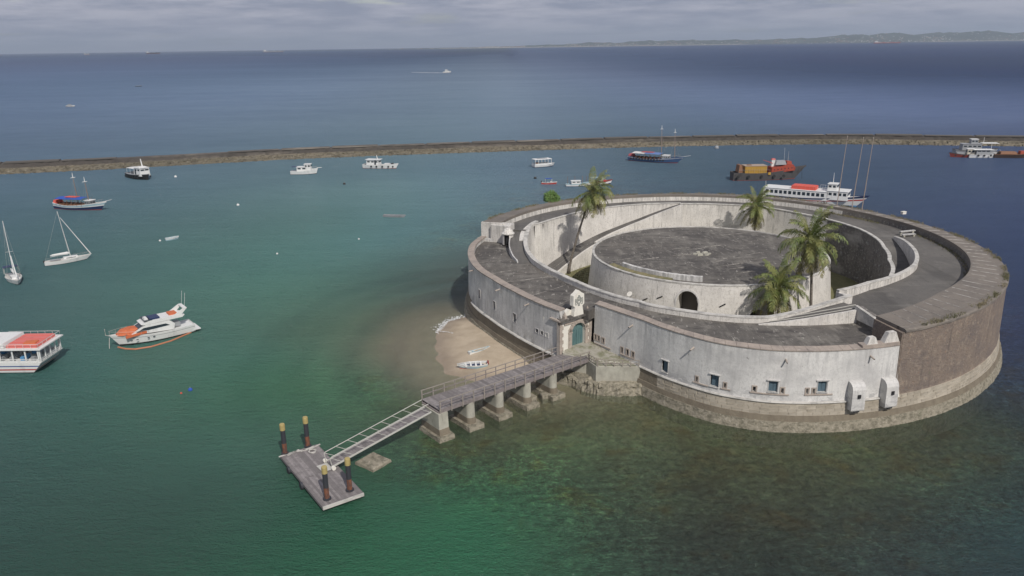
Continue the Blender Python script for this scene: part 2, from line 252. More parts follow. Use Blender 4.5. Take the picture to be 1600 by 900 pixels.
body = t.mix(t.math('MULTIPLY', t.ramp(m3, .50, .62), t.math('MULTIPLY', reef, .8)), body, t.mix(1.0, body, (1.5, 1.6, 1.4), 'MULTIPLY'))
body = t.mix(t.math('MULTIPLY', t.ramp(m3, .46, .34), t.math('MULTIPLY', reef, .7)), body, t.mix(1.0, body, (.6, .6, .7), 'MULTIPLY'))
def waves(t, p):
    w1 = t.noise(p, (.7, 1.5, 1), 4, .65, .4); w2 = t.noise(p, (2.9, 5.4, 1), 4, .7, .6); w3 = t.noise(p, (.12, .3, 1), 3, .5)
    return t.math('ADD', t.math('ADD', t.math('MULTIPLY', w1, .55), t.math('MULTIPLY', w2, .42)), t.math('MULTIPLY', w3, .6))
h = waves(t, p)
bmp = t.node('ShaderNodeBump', {'Height': h, 'Strength': 1.0, 'Distance': 1.5})
dif = t.node('ShaderNodeBsdfDiffuse', {'Color': body, 'Normal': bmp.outputs[0]})
trn = t.node('ShaderNodeBsdfTransparent', {'Color': (.86, .93, .88)})
sub = t.node('ShaderNodeMixShader', {0: murk, 1: trn.outputs[0], 2: dif.outputs[0]})
glo = t.node('ShaderNodeBsdfGlossy', {'Color': (1, 1, 1), 'Roughness': .12, 'Normal': bmp.outputs[0]})
fr = t.node('ShaderNodeFresnel', {'IOR': 1.33, 'Normal': bmp.outputs[0]})
ff = t.math('MINIMUM', t.math('MULTIPLY', fr.outputs[0], .85), .19)
mx = t.node('ShaderNodeMixShader', {0: ff, 1: sub.outputs[0], 2: glo.outputs[0]})
t.l.new(mx.outputs[0], t.o.inputs[0]); water_m = t.m
u = np.linspace(-1, 1, 481); k = 7.2; ax = 40000 / math.sinh(k) * np.sinh(k * u)
X, Y = np.meshgrid(ax + 20, ax + 110)
F = field(X, Y); bh = beach_h(X, Y)
mur = F[..., 3].copy(); sdy = F[..., 4]
near = np.clip((bh + 9) / 9, 0, 1)                       # clear shallows along the beach
mur = mur * (1 - near * .45) * (1 - np.clip((bh + 4.5) / 4.5, 0, 1) ** 1.5 * .97)
wob = np.sin(np.hypot(X + 1, Y - 108) * .95) * .5 + .5   # sand ripples bending round the beach
mur = np.clip(mur + (wob - .5) * .16 * np.clip(sdy, 0, 1) * np.clip(1 - np.abs(bh + 16) / 16, 0, 1), 0, 1)
dist = np.maximum(-bh, 0)
pale = np.clip(1 - dist / 9.5, 0, 1)[..., None] ** 1.2
bodyc = F[..., :3] * (1.19 - .25 * np.clip((Y[..., None] - 240) / 120, 0, 1)) * (1.0 + .35 * np.clip((1 - F[..., 3:4]) * 2.5, 0, 1) * np.clip(1 - F[..., 4:5] * 2, 0, 1)) * (1 - pale) + np.array([.40, .365, .285]) * pale
ring = (np.sin(dist * .95 + .7 * np.sin(Y * .12)) * .6 + .4 * np.sin(dist * .41 + 1)) * np.clip(1 - dist / 36, 0, 1) * np.clip(dist / 3, 0, 1) * np.clip((10 - X) / 8, 0, 1)
bodyc = bodyc * (1 + .30 * ring[..., None] * np.array([1, .95, .8]))
water = grid_obj('water', X, Y, np.zeros_like(X), water_m, {'murk': mur, 'sandy': sdy}, bodyc); tag(water, kind='structure')
# seabed with the sand spit rising out of it
t = NT('seabed_sand'); p = t.pos(); sa = attr(t, 'sandy').outputs['Fac']; wet = attr(t, 'wet').outputs['Fac']
sandc = t.mix(t.ramp(t.noise(p, .5, 6, .6), .35, .68), (.46, .38, .28), (.37, .30, .215))
sandc = t.mix(t.ramp(t.noise(p, 3.5, 6, .7), .60, .72, 0, .6), sandc, (.20, .16, .12))
sandc = t.mix(wet, sandc, t.mix(1.0, sandc, (.66, .64, .63), 'MULTIPLY'))
rockc = t.mix(t.ramp(t.noise(p, 1.3, 9, .8), .42, .60), (.06, .06, .04), (.32, .29, .18))
rockc = t.mix(t.ramp(t.noise(p, .35, 5, .6), .50, .66), rockc, (.13, .085, .05))
b = t.node('ShaderNodeBsdfPrincipled', {'Base Color': t.mix(sa, rockc, sandc), 'Roughness': t.ramp(wet, 0, 1, .95, .55)})
bn = t.node('ShaderNodeBump', {'Height': t.noise(p, 2.0, 7, .7), 'Strength': 1.0, 'Distance': .08}); t.l.new(bn.outputs[0], b.inputs['Normal'])
t.l.new(b.outputs[0], t.o.inputs[0]); bed_m = t.m
X, Y = np.meshgrid(np.arange(-90, 135, .75), np.arange(40, 200, .75)); F = field(X, Y); bh = beach_h(X, Y)
dep = -(.35 + 5 * F[..., 3] ** 1.6)
slope = np.where(bh > 0, np.minimum(bh * .14, .95), np.maximum(dep, bh * .11))
rough = (np.sin(X * 1.9 + np.sin(Y * 1.3)) * np.sin(Y * 2.3 + np.sin(X * .9))) * .18
slope = slope + np.where(bh < -2, rough * (1 - np.clip(F[..., 4], 0, 1)), 0)
edge = np.maximum(np.maximum(-80 - X, X - 125), np.maximum(50 - Y, Y - 190)); slope = np.where(edge > 0, np.minimum(slope, -6), slope)
sandy = np.clip(F[..., 4] * 1.2 + np.clip((bh + 6) / 6, 0, 1), 0, 1)
bed = grid_obj('seabed', X, Y, slope, bed_m, {'sandy': sandy, 'wet': np.clip(1.25 - np.maximum(bh, 0) / 2.6, 0, 1)}); tag(bed, kind='structure')
mb = MB(); mb.box((0, 0, -9), (90000, 90000, .2)); fl = mb.build('sea_floor', M('deep_floor', (.02, .03, .03))); fl.location = (0, 0, 0); tag(fl, kind='structure')

# foam where the swell wraps round the spit
foam_m = M('sea_foam', (.70, .70, .68), .9)
def foam(name, path, width, n, label, size=(.1, .45), z=.03, bias=1.0):
    mb = MB(); pts = [Vector((*q, 0)) for q in path]
    L = [0]
    for a, b in zip(pts, pts[1:]): L.append(L[-1] + (b - a).length)
    for i in range(n):
        s = rnd.random() ** bias * L[-1]; j = max(k for k in range(len(L)) if L[k] <= s); j = min(j, len(pts) - 2)
        q = pts[j].lerp(pts[j + 1], (s - L[j]) / max(L[j + 1] - L[j], 1e-6)); d = (pts[j + 1] - pts[j]).normalized(); nrm = Vector((-d.y, d.x, 0))
        wv_ = width(s / L[-1]) if callable(width) else width
        q = q + nrm * rnd.gauss(0, .4) * wv_
        r = rnd.uniform(*size); m = rnd.randint(5, 7); ph = rnd.random() * 6
        mb.add([(q.x + r * rnd.uniform(.5, 1.2) * math.cos(ph + 2 * math.pi * k / m), q.y + r * rnd.uniform(.4, .9) * math.sin(ph + 2 * math.pi * k / m), z + (i % 40) * .0007) for k in range(m)], [tuple(range(m))])
    return tag(mb.build(name, foam_m), label, 'foam', kind='stuff')
foam('surf_foam', [(-6.0, 117.2), (-7.6, 116.6), (-9.3, 115.3), (-10.6, 113.6), (-11.2, 111.2), (-10.8, 109.0)], lambda s: 1.5 - .5 * s, 520, 'white foam of a small wave breaking on the tip of the sand spit', (.04, .2))
foam('surf_foam', [(-11.0, 109.5), (-9.8, 109.0), (-8.9, 108.5)], .25, 50, 'thin line of foam running up the wet sand', (.04, .12), z=.30)
foam('wake_foam', [(-99, 1319), (-108, 1325), (-130, 1345), (-165, 1380)], lambda s: 3.5 * (1 - s * .6), 420, 'white wake trailing behind the speedboat on the open bay', (.6, 3.2), bias=1.5)

# ------------------------------------------------ hills and town across the bay
hill_m = M('hill_forest', (.035, .05, .04), .95, [((.075, .085, .07), (.002, .002, .004), 6, .45, .62, .8), ((.16, .13, .10), (.004, .004, .01), 6, .62, .72, .5)])
HZ = [(-2500, 12), (-800, 25), (400, 45), (900, 60), (1500, 80), (2200, 105), (2700, 95), (3300, 125), (3700, 140), (4300, 120), (5200, 125), (5600, 100), (6200, 130), (6700, 120), (7500, 170), (8200, 205), (8900, 225), (9600, 195), (10300, 215), (11000, 250), (11600, 235), (12200, 195), (13200, 215), (15000, 230), (19000, 180)]
def island():
    xs = np.linspace(-2600, 19000, 330); rows = []
    for k, (dy, f) in enumerate(((0, 0), (120, .10), (500, .30), (1000, .62), (1700, 1.0), (2600, .75), (4200, .0))):
        for x in xs:
            h = interp(x, [a for a, b in HZ], [b for a, b in HZ]) * .86
            h *= 1 + .10 * math.sin(x / 190 + k) + .07 * math.sin(x / 77 + 2 * k) + .05 * math.sin(x / 39 - k)
            rows.append((x, 17600 + dy + 300 * math.sin(x / 1500), h * f - (6 if f == 0 else 0)))
    n = len(xs); fs = [(k * n + i, k * n + i + 1, (k + 1) * n + i + 1, (k + 1) * n + i) for k in range(6) for i in range(n - 1)]
    mb = MB(); mb.add(rows, fs); return rows, n, mb
rows, n_, mb = island()
tag(mb.build('hills', hill_m, smooth=True), kind='structure')
mb = MB()
for i in range(900):
    j = int(rnd.random() ** .8 * (n_ - 2)); 
    if rnd.random() < .55: j = rnd.choice((rnd.randint(30, 45), rnd.randint(60, 105), rnd.randint(150, 190), rnd.randint(190, n_ - 20)))
    k = rnd.choice((0, 1, 1, 2, 2, 3)); f = rnd.random()
    a, b = Vector(rows[k * n_ + j]), Vector(rows[(k + 1) * n_ + j]); q = a.lerp(b, f); w = rnd.uniform(10, 32); hh = rnd.uniform(7, 15)
    mb.box((q.x, q.y, max(q.z, 0) + hh / 2 - 1), (w, 14, hh), rnd.uniform(-20, 20), mi=rnd.choice((0, 0, 1)))
mb.box((12060, 18300, 265), (22, 22, 70), mi=0)
tag(mb.build('distant_town', [M('far_white', (.55, .53, .5)), M('far_tile', (.35, .2, .15))]), 'scattered pale houses of the town on the hills across the bay', 'town', kind='stuff')
mb = MB(); mb.add([(-1500, 17560, 1), (15000, 17500, 1), (15000, 17620, 9), (-1500, 17680, 9)], [(0, 1, 2, 3)])
tag(mb.build('far_beach', M('far_sand', (.4, .36, .28))), kind='structure')

# ------------------------------------------------ breakwater
bwm = M('breakwater_wall', (.095, .085, .078), .95, [((.20, .18, .15), (.03, .03, .5), 6, .52, .64, .85), ((.075, .07, .065), (.4, .4, .6), 7, .48, .66, .8)], (1.5, .3))
bwc = M('breakwater_coping', (.105, .097, .088), .95, [((.30, .27, .23), (.02, .02, .4), 6, .52, .62, .8), ((.11, .10, .09), (.9, .9, .9), 6, .56, .68, .7)], (1.5, .1))
bwr = M('breakwater_rock', (.195, .17, .125), .97, [((.085, .08, .055), (.012, .012, .5), 4, .44, .6, .6), ((.09, .08, .06), (.35, .35, .8), 8, .45, .62, .85), ((.30, .27, .21), (.8, .8, .8), 8, .56, .68, .7)], (1.0, .5))
BW = [(-330, 236), (-250, 258), (-181, 276.4), (-140, 286), (-98.7, 302), (-75, 308.4), (-14.8, 317.5), (54.4, 328), (134.5, 329), (203, 312), (300, 290)]
def bwpt(s):
    x = -330 + 630 * s; xs = [a for a, b in BW]; ys = [b for a, b in BW]
    y = sum(interp(x + d, xs, ys) for d in (-24, -12, 0, 12, 24)) / 5; dy = (interp(x + 12, xs, ys) - interp(x - 12, xs, ys)) / 24
    return Vector((x, y, 0)), Vector((-dy, 1, 0)).normalized()
bw = thing('breakwater', 'long low stone breakwater wall closing the harbour from the open bay', 'breakwater')
def bwstrip(name, prof, mat, n=420, jit=0.0, s0=0, s1=1):
    mb = MB(); rs = []
    for i in range(n + 1):
        p0, nn = bwpt(s0 + (s1 - s0) * i / n); q = []
        for k, (d, z) in enumerate(prof):
            j = rnd.uniform(-jit, jit); q.append(p0 + nn * (d + j) + Vector((0, 0, z + rnd.uniform(-jit, jit) * .35)))
        rs.append(q)
    mb.rings(rs, closed=True); return mb.build(name, mat, bw)
bwstrip('berm', [(-1.6, -1.5), (-.6, .0), (.6, .45), (2.4, .95), (5.2, 1.3), (7.2, 1.3), (7.2, -1.5)], bwr, 520, .33)
bwstrip('wall', [(6.0, .9), (6.05, 2.95), (9.3, 2.95), (9.6, -1.5), (6.6, -1.5)], bwm, 420, .16)
for k in range(34):                                  # cap slabs laid end to end, some gone
    if rnd.random() < .12: continue
    a = k / 34; bwstrip('cap_slab', [(5.8, 2.9), (5.8, 3.2 + .12 * (k % 3)), (8.6, 3.25 + .1 * (k % 3)), (8.6, 2.9)], bwc, 8, .03, a + .0008, a + .0286)
mb = MB()
for k in range(2400):
    s = rnd.random(); p0, nn = bwpt(s); q = p0 + nn * rnd.uniform(-1.2, 3.8); r = rnd.uniform(.4, 1.5) ** 1.1
    zb = interp((q - p0).length, [0, .6, 2.4, 5.2], [.1, .45, .95, 1.2]) if (q - p0).dot(nn) > 0 else 0
    mb.box((q.x, q.y, zb), (r * 1.3, r, r * .7), rnd.uniform(0, 90), tilt=rnd.uniform(-20, 20), top=(.7, .7))
tag(mb.build('rubble', bwr, bw), kind='stuff')
# ------------------------------------------------ the fort: everything in polar terms about its centre
fort = thing('fort', 'round whitewashed stone fort with ring walls, standing in the shallows', 'fort', (FX, FY, 0))
RA = [-131, -124, -117, -112, -106, -103, -98, -94, -88, -81, -74, -60, -50, -37, -20, 0, 30, 60, 90, 120, 158, 167, 174, 182, 191, 199, 209, 217, 226.4]
RB = [31, 32, 33.5, 35.4, 37.4, 38.5, 39.6, 40.2, 40.5, 40.6, 40.6, 40.3, 40.0, 39.8, 39.7, 39.6, 39.6, 38.9, 38.2, 38.4, 39.0, 38.8, 38.2, 37.5, 36.7, 35.8, 35.45, 35.7, 36.3]
def rw(th): return sum(interp(max(-131, min(226.4, th + d)), RA, RB) for d in (-1.5, 0, 1.5)) / 3
def zt(th): return interp(th, [-75, -60, -45, 20, 60, 130, 158], [11.0, 11.3, 11.5, 11.5, 12.0, 12.0, 11.9])
def zd(th): return zt(th) - 1.1
def ringsolid(name, th0, th1, prof, mat, step=1.5, parent=fort, jit=0.0, smooth=False):
    n = max(1, int(math.ceil((th1 - th0) / step))); rs = []
    for i in range(n + 1):
        th = th0 + (th1 - th0) * i / n
        rs.append([P(th, r + rnd.uniform(-jit, jit), z + rnd.uniform(-jit, jit) * .5) for r, z in prof(th)])
    return MB().rings(rs).build(name, mat, parent, smooth=smooth)
# plinth, in bands that the tides have coloured, under a ledge
ringsolid('tidal_footing', -131, 226.2, lambda t: [(rw(t) - 1, -2.5), (rw(t) + 1.15, -2.5), (rw(t) + 1.0, 0), (rw(t) + .86, .55), (rw(t) + .72, 1.15), (rw(t) - 1, 1.15)], barnacle, .6, jit=.05)
ringsolid('plinth', -131, 226.2, lambda t: [(rw(t) - 1, 1.0), (rw(t) + .66, 1.0), (rw(t) + .50, 1.78), (rw(t) - 1, 1.78)], tidal, 1.0, jit=.02)
for a_, b_ in ((-131, -113), (158, 226.2)): ringsolid('plinth_core', a_, b_, lambda t: [(rw(t) - 1, 1.7), (rw(t) + .40, 1.7), (rw(t) + .22, 3.2), (rw(t) - 1, 3.2)], tidal, 1.0)
ringsolid('plinth_core', -113, 158, lambda t: [(rw(t) - 1, 1.7), (rw(t) + .40, 1.7), (rw(t) + .22, 3.2), (rw(t) - 1, 3.2)], M('plinth_core', (.37, .33, .265), .95, [((.24, .20, .15), (1, 1, .3), 7, .45, .68, .7), ((.36, .33, .27), (2, 2, 2), 7, .58, .7, .6)], (2, .06)), 1.0)
bv = []
for q in range(6):
    mb = MB(); e = .012 + .006 * rnd.random(); w = 1 - e * 2
    mb.box((0, 0, 0), (w, .22, .375 - e * 2)); 
    mb.v = [(x + rnd.uniform(-.012, .012), y + rnd.uniform(-.03, .03), z + rnd.uniform(-.008, .008)) for x, y, z in mb.v]
    bv.append(mb.mesh('stone_block', ashlar))
nb = 0
for row in range(4):
    th = -113 + row % 2 * .6
    while th < -40 and nb < 298:
        r = rw(th); wd = rnd.uniform(.75, 1.15); dth = math.degrees(wd / r)
        z = 1.78 + .19 + row * .375
        o = link('stone_block', bv[rnd.randint(0, 5)], fort, P(th + dth / 2, (rw(th) + rw(th + dth)) / 2 + .40 - (z - 1.7) * .12 - .075, z))
        sl = math.degrees(math.atan2(rw(th + dth) - r, math.radians(dth) * r)); o.rotation_euler = (0, 0, R(th + dth / 2 + 90 - sl)); o.scale = (wd, 1, 1)
        th += dth; nb += 1
ringsolid('ledge', -131, -73.4, lambda t: [(rw(t) - .5, 3.18), (rw(t) + .34, 3.18), (rw(t) + .42, 3.25), (rw(t) + .34, 3.36), (rw(t) - .5, 3.40)], whitecap, 1.0)
ringsolid('ledge', 186, 226.2, lambda t: [(rw(t) - .5, 3.16), (rw(t) + .34, 3.16), (rw(t) + .50, 3.24), (rw(t) + .42, 3.36), (rw(t) - .5, 3.40)], whitecap, 1.0)
# low front wings
ZL = 9.2
def face_r(t, z): return rw(t) + (ZL - z) * .022
def facade(name, th0, th1, ops, mat):
    ths = sorted(set([round(v, 3) for v in np.arange(th0, th1, 1.2)] + [th1] + [round(v, 3) for o in ops for v in o[:2]]))
    zs = sorted(set([3.2, 4.2, 5.4, 6.6, 7.9, ZL] + [round(v, 3) for o in ops for v in o[2:4]]))
    mb = MB(); idx = {}
    def V(t, z, dep=0):
        k = (t, z, dep)
        if k not in idx: idx[k] = len(mb.v); mb.v.append(P(t, face_r(t, z) - dep, z))
        return idx[k]
    for a, b in zip(ths, ths[1:]):
        for c_, d in zip(zs, zs[1:]):
            m = ((a + b) / 2, (c_ + d) / 2)
            if any(o[0] < m[0] < o[1] and o[2] < m[1] < o[3] for o in ops): continue
            mb.f.append((V(a, c_), V(b, c_), V(b, d), V(a, d))); mb.mi.append(0)
    for o in ops:
        a, b, c_, d = [round(v, 3) for v in o[:4]]; D = o[4]
        for q in (((a, c_), (b, c_)), ((b, c_), (b, d)), ((b, d), (a, d)), ((a, d), (a, c_))):
            mb.f.append((V(*q[0]), V(*q[1]), V(*q[1], D), V(*q[0], D))); mb.mi.append(0)
    me = bpy.data.meshes.new(name); me.from_pydata(mb.v, [], mb.f); me.materials.append(mat); me.update()
    link(name, me, fort)
WIN = [(-112.15, -110.85, 3.9, 5.35, 'window'), (-103.15, -101.85, 4.02, 5.45, 'window'), (-94.4, -93.05, 4.40, 5.72, 'window'), (-87.0, -85.6, 4.45, 5.78, 'window')]
SLIT = [(-105.6, -105.25, 4.1, 4.65), (-101.0, -100.7, 4.2, 4.72), (-96.65, -96.2, 4.27, 4.85), (-92.5, -92.1, 4.3, 4.93), (-88.75, -88.4, 4.33, 4.9), (-87.75, -87.4, 4.33, 4.9),
        (-132.4 + 1.6, -130.3, 4.5, 5.15), (-129.75, -129.15, 4.5, 5.12), (-128.25, -127.65, 4.5, 5.06), (-122.55, -122.0, 4.1, 4.8), (-121.05, -120.45, 4.08, 4.8), (-119.55, -119.0, 4.1, 4.75)]
LWIN = [(191.6, 192.7, 5.15, 6.45), (199.9, 201.3, 5.0, 6.2), (209.7, 211.0, 4.96, 6.2), (218.75, 219.8, 5.18, 5.70), (220.55, 221.45, 5.2, 5.72), (222.1, 223.0, 5.2, 5.74)]
facade('front_wall', -131, -73.6, [(*w[:4], .45) for w in WIN] + [(*s, .5) for s in SLIT], plaster_f)
facade('front_wall', 158, 226.2, [(*w[:4], .5) for w in LWIN], plaster_g)
def on_wall(th, z, off=0):
    r = face_r(th, z) + off; sl = math.degrees(math.atan2(rw(th + 1) - rw(th - 1), math.radians(2) * rw(th)))
    return P(th, r, z), th - sl - 90
def wbox(name, th, z, off, dims, mat, parent=fort, top=(1, 1), tilt=0):
    loc, rz = on_wall(th, z, off); mb = MB(); mb.box((0, 0, 0), dims, top=top, tilt=tilt); o = mb.build(name, mat, parent, loc=loc); o.rotation_euler = (0, 0, R(rz)); return o
for a, b, z0, z1, _ in WIN:
    th = (a + b) / 2; w = math.radians(b - a) * rw(th) * 1.02; h = z1 - z0; loc, rz = on_wall(th, (z0 + z1) / 2)
    mb = MB(); mb.box((0, .03, h / 2 + .07), (w + .4, .22, .11)); mb.box((0, .03, -h / 2 - .04), (w + .2, .2, .08))
    for s_ in (-1, 1): mb.box((s_ * (w / 2 + .055), .0, 0), (.05, .06, h + .02))
    o = mb.build('window', plaster_g, fort, loc=loc); o.rotation_euler = (0, 0, R(rz)); 
    for s_ in (-1, 1):
        m2 = MB(); m2.box((0, 0, 0), (w / 2 - .015, .05, h - .03)); m2.box((0, .035, h * .22), (w / 2 - .16, .02, h * .36)); m2.box((0, .035, -h * .22), (w / 2 - .16, .02, h * .36))
        m2.build('shutter', shutterm, o, loc=(s_ * w / 4, -.28, 0))
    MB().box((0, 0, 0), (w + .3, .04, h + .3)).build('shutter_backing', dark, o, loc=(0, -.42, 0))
for (a, b, z0, z1) in SLIT + LWIN:
    th = (a + b) / 2; w = math.radians(b - a) * rw(th); big = (a, b, z0, z1) in LWIN; h = z1 - z0; loc, rz = on_wall(th, (z0 + z1) / 2)
    mb = MB(); f = .07 if big else .14
    for s_ in (-1, 1): mb.box((s_ * (w / 2 + f / 2), .0, 0), (f, .1, h + 2 * f))
    mb.box((0, .0, h / 2 + f / 2), (w, .09, f)); mb.box((0, 0, -h / 2 - f / 2), (w, .09, f))
    o = mb.build('loophole' if not big else 'embrasure', sandstone if not big else plaster_g, fort, loc=loc); o.rotation_euler = (0, 0, R(rz))
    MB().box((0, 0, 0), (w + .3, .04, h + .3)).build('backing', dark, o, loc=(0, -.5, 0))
for a, b, z in ((-106.1, -103.5, 3.92), (-101.5, -100.0, 4.02), (-97.1, -91.3, 4.16), (-89.0, -84.6, 4.2), (-130.8, -125.6, 4.02), (-122.8, -118.8, 3.92)):
    ringsolid('string_sill', a, b, lambda t: [(face_r(t, z) - .05, z - .07), (face_r(t, z) + .11, z - .07), (face_r(t, z) + .11, z + .05), (face_r(t, z) - .05, z + .07)], sandstone, 1)
for th, z in ((-106.3, 8.0), (-92.2, 8.25), (-79.0, 8.35), (-119.7, 8.15), (216.1, 8.55), (187, 8.55), (203.5, 8.5)):     # clay gargoyle pipes
    loc, rz = on_wall(th, z); mb = MB(); mb.tube([(0, -.2, .06), (0, .72, -.1)], [.11, .085], 8); mb.tube([(0, .70, -.095), (0, .735, -.103)], [.06, .06], 8, mi=1)
    o = mb.build('drain_spout', [sandstone, dark], fort, loc=loc); o.rotation_euler = (0, 0, R(rz))
for a, b in ((-131, -73.6), (158, 226.2)):
    ringsolid('front_wall_backing', a, b, lambda t: [(rw(t) - .95, 7.0), (rw(t) - .55, 7.0), (rw(t) - .02, 9.0), (rw(t) - .02, ZL), (rw(t) - .95, ZL)], plaster_g)
cs = -131.0; kk = 0
while cs < -73.7:                                         # terracotta slabs along the parapet, one by one
    ce = min(cs + 1.75, -73.6); dz = rnd.uniform(-.012, .012)
    ringsolid('coping_slab', cs + .02, ce - .02, lambda t: [(rw(t) - 1.0, ZL - .0 + .004), (rw(t) + .07, ZL + .004), (rw(t) + .08, ZL + .13 + dz), (rw(t) - 1.0, ZL + .26 + dz)], coping, 1.0); cs = ce
ringsolid('parapet_coping', 158, 226.2, lambda t: [(rw(t) - 1.0, ZL + .004), (rw(t) + .07, ZL + .004), (rw(t) + .08, ZL + .16), (rw(t) - 1.0, ZL + .24)], coping, 1.2)
# courtyard-side parapet of the front roof
IA = [-91, -95, -102, -109, -119, -122, -129, -137, -148, -156, -167, -176, -183, -198, -209, -215]
IA = [v for v in IA][::-1]; IB = [30.0, 30.0, 29.6, 28.9, 28.2, 27.6, 27.2, 26.6, 26.1, 26.1, 26.8, 27.7, 28.5, 29.9, 31.4, 31.6][::-1]
IZ = {-215: 11.3, -209: 11.25, -205: 11.0, -198: 10.55, -183: 10.0, -176: 9.6, -167: 9.5, -95: 9.5, -90: 9.5}
def ri(t): return interp(t, IA, IB) if t <= -91 else interp(t, [-91, -84, -75, -69, -61], [30.0, 29.4, 28.9, 28.9, 28.7])
def riz(t): return interp(t, sorted(IZ), [IZ[v] for v in sorted(IZ)]) if t <= -90 else interp(t, [-90, -84, -75, -69, -61], [9.5, 9.8, 10.5, 11.0, 11.2])
ringsolid('courtyard_parapet', -213, -68, lambda t: [(ri(t) - .3, 1.0), (ri(t) + .3, 1.0), (ri(t) + .3, riz(t) - .06), (ri(t) - .3, riz(t) - .06)], plaster, 1.2)
ringsolid('parapet_cap', -213, -68, lambda t: [(ri(t) - .36, riz(t) - .062), (ri(t) + .36, riz(t) - .062), (ri(t) + .33, riz(t) + .06), (ri(t) - .33, riz(t) + .06)], whitecap, 1.2, jit=.012)
# front roof terrace, one solid ring plus the piece behind the gate
ZR = 8.7
ringsolid('front_roof', -131.01, -70, lambda t: [(ri(t), 7.4), (rw(t) - .6, 7.4), (rw(t) - .6, ZR), (ri(t), ZR + .08)], roofm, 1.5)
ringsolid('front_roof', -202, -135.5, lambda t: [(ri(t), 7.4), (rw(t + 360) - .6, 7.4), (rw(t + 360) - .6, ZR), (ri(t), ZR + .08)], roofm, 1.5)
ringsolid('front_roof', -135.5, -131, lambda t: [(ri(t), 7.4), (32.5, 7.4), (32.5, ZR - .01), (ri(t), ZR + .06)], roofm, 1.5)
seamm = M('pale_mortar', (.27, .255, .23), .9, [((.13, .12, .11), (1.5, 1.5, 1.5), 6, .42, .56, .95)])
for th in (-193, -182, -171, -160, -150, -141, -118, -104, -95, -84):
    tw = rnd.uniform(-6, 6); r0, r1 = ri(th) + rnd.uniform(.6, 3), rw(th + (360 if th < -132 else 0)) - rnd.uniform(1.1, 2.2)
    if r1 - r0 < 1: continue
    a, b = Vector(P(th, r0, ZR + .05)), Vector(P(th + tw, r1, ZR + .01)); mb = MB(); pts = [a.lerp(b, k / 6) + Vector((rnd.uniform(-.1, .1), rnd.uniform(-.1, .1), 0)) for k in range(7)]
    mb.tube(pts, [rnd.uniform(.015, .08) for _ in pts], 4); mb.build('mortar_seam', seamm, fort)
# end wall of the tall ring over the low left wing, side walk up to the rear deck, sentry box
mb = MB(); a0, a1 = 157.4, 158.6
mb.add([P(158.4, 38.95, 8.6), P(159.2, 34.6, 8.6), P(158.0, 34.6, 8.6), P(157.2, 38.95, 8.6), P(158.4, 38.95, 11.85), P(159.2, 34.6, 11.95), P(158.0, 34.6, 11.95), P(157.2, 38.95, 11.85)], [(3, 2, 1, 0), (4, 5, 6, 7), (0, 1, 5, 4), (1, 2, 6, 5), (2, 3, 7, 6), (3, 0, 4, 7)]); mb.build('end_wall', plaster, fort)
mb = MB(); mb.add([P(159.8, 36.8, 8.6), P(160.9, 33.2, 8.6), P(156.5, 33.2, 8.6), P(156.5, 36.8, 8.6), P(159.8, 36.8, 11.7), P(160.9, 33.2, 11.75), P(156.5, 33.2, 11.8), P(156.5, 36.8, 11.8)], [(3, 2, 1, 0), (4, 5, 6, 7), (0, 1, 5, 4), (1, 2, 6, 5), (2, 3, 7, 6), (3, 0, 4, 7)]); mb.build('end_block', plaster, fort)
mb = MB(); mb.box((0, 0, .3), (4.6, .45, .6)); o = mb.build('end_step', plaster_g, fort, loc=P(159.6, 37.0, 8.65), rz=162 - 3)
WE = lambda t: interp(t, [-213, -201, -188, -181, -178], [34.9, 32.9, 31.5, 30.6, 30.0]); WZ = lambda t: interp(t, [-213, -201, -188, -181, -176], [10.9, 10.5, 9.7, 9.2, 8.76])
ringsolid('side_ramp', -213, -176, lambda t: [(ri(t), 7.4), (WE(t), 7.4), (WE(t), WZ(t)), (ri(t), WZ(t) + .05)], deckm, 1.5)
ringsolid('ramp_kerb', -200, -177, lambda t: [(WE(t), 7.6), (WE(t) + .22, 7.6), (WE(t) + .2, WZ(t) + .12), (WE(t), WZ(t) + .12)], plaster_g, 1.5)
sb = MB(); n = 14
prof = [(.55, 0), (.95, .25), (.95, .7), (.95, 2.0), (1.12, 2.05), (1.12, 2.2), (.9, 2.35), (.66, 2.8), (.3, 3.05), (.05, 3.1)]
for i in range(n):
    if i in (1, 2):      # doorway
        seg = prof[:2]; seg2 = prof[3:]
    a, b = 2 * math.pi * i / n, 2 * math.pi * (i + 1) / n
    for (r0, z0), (r1, z1) in zip(prof, prof[1:]):
        if i in (9, 10) and .2 < z0 < 1.9: continue
        sb.add([(r0 * math.cos(a), r0 * math.sin(a), z0), (r0 * math.cos(b), r0 * math.sin(b), z0), (r1 * math.cos(b), r1 * math.sin(b), z1), (r1 * math.cos(a), r1 * math.sin(a), z1)], [(0, 1, 2, 3)])
sbo = sb.build('sentry_turret', plaster, fort, loc=P(162.5, 33.1, 8.7)); MB().tube([(0, 0, .1), (0, 0, 2.0)], .62, 10).build('dark_interior', dark, sbo)
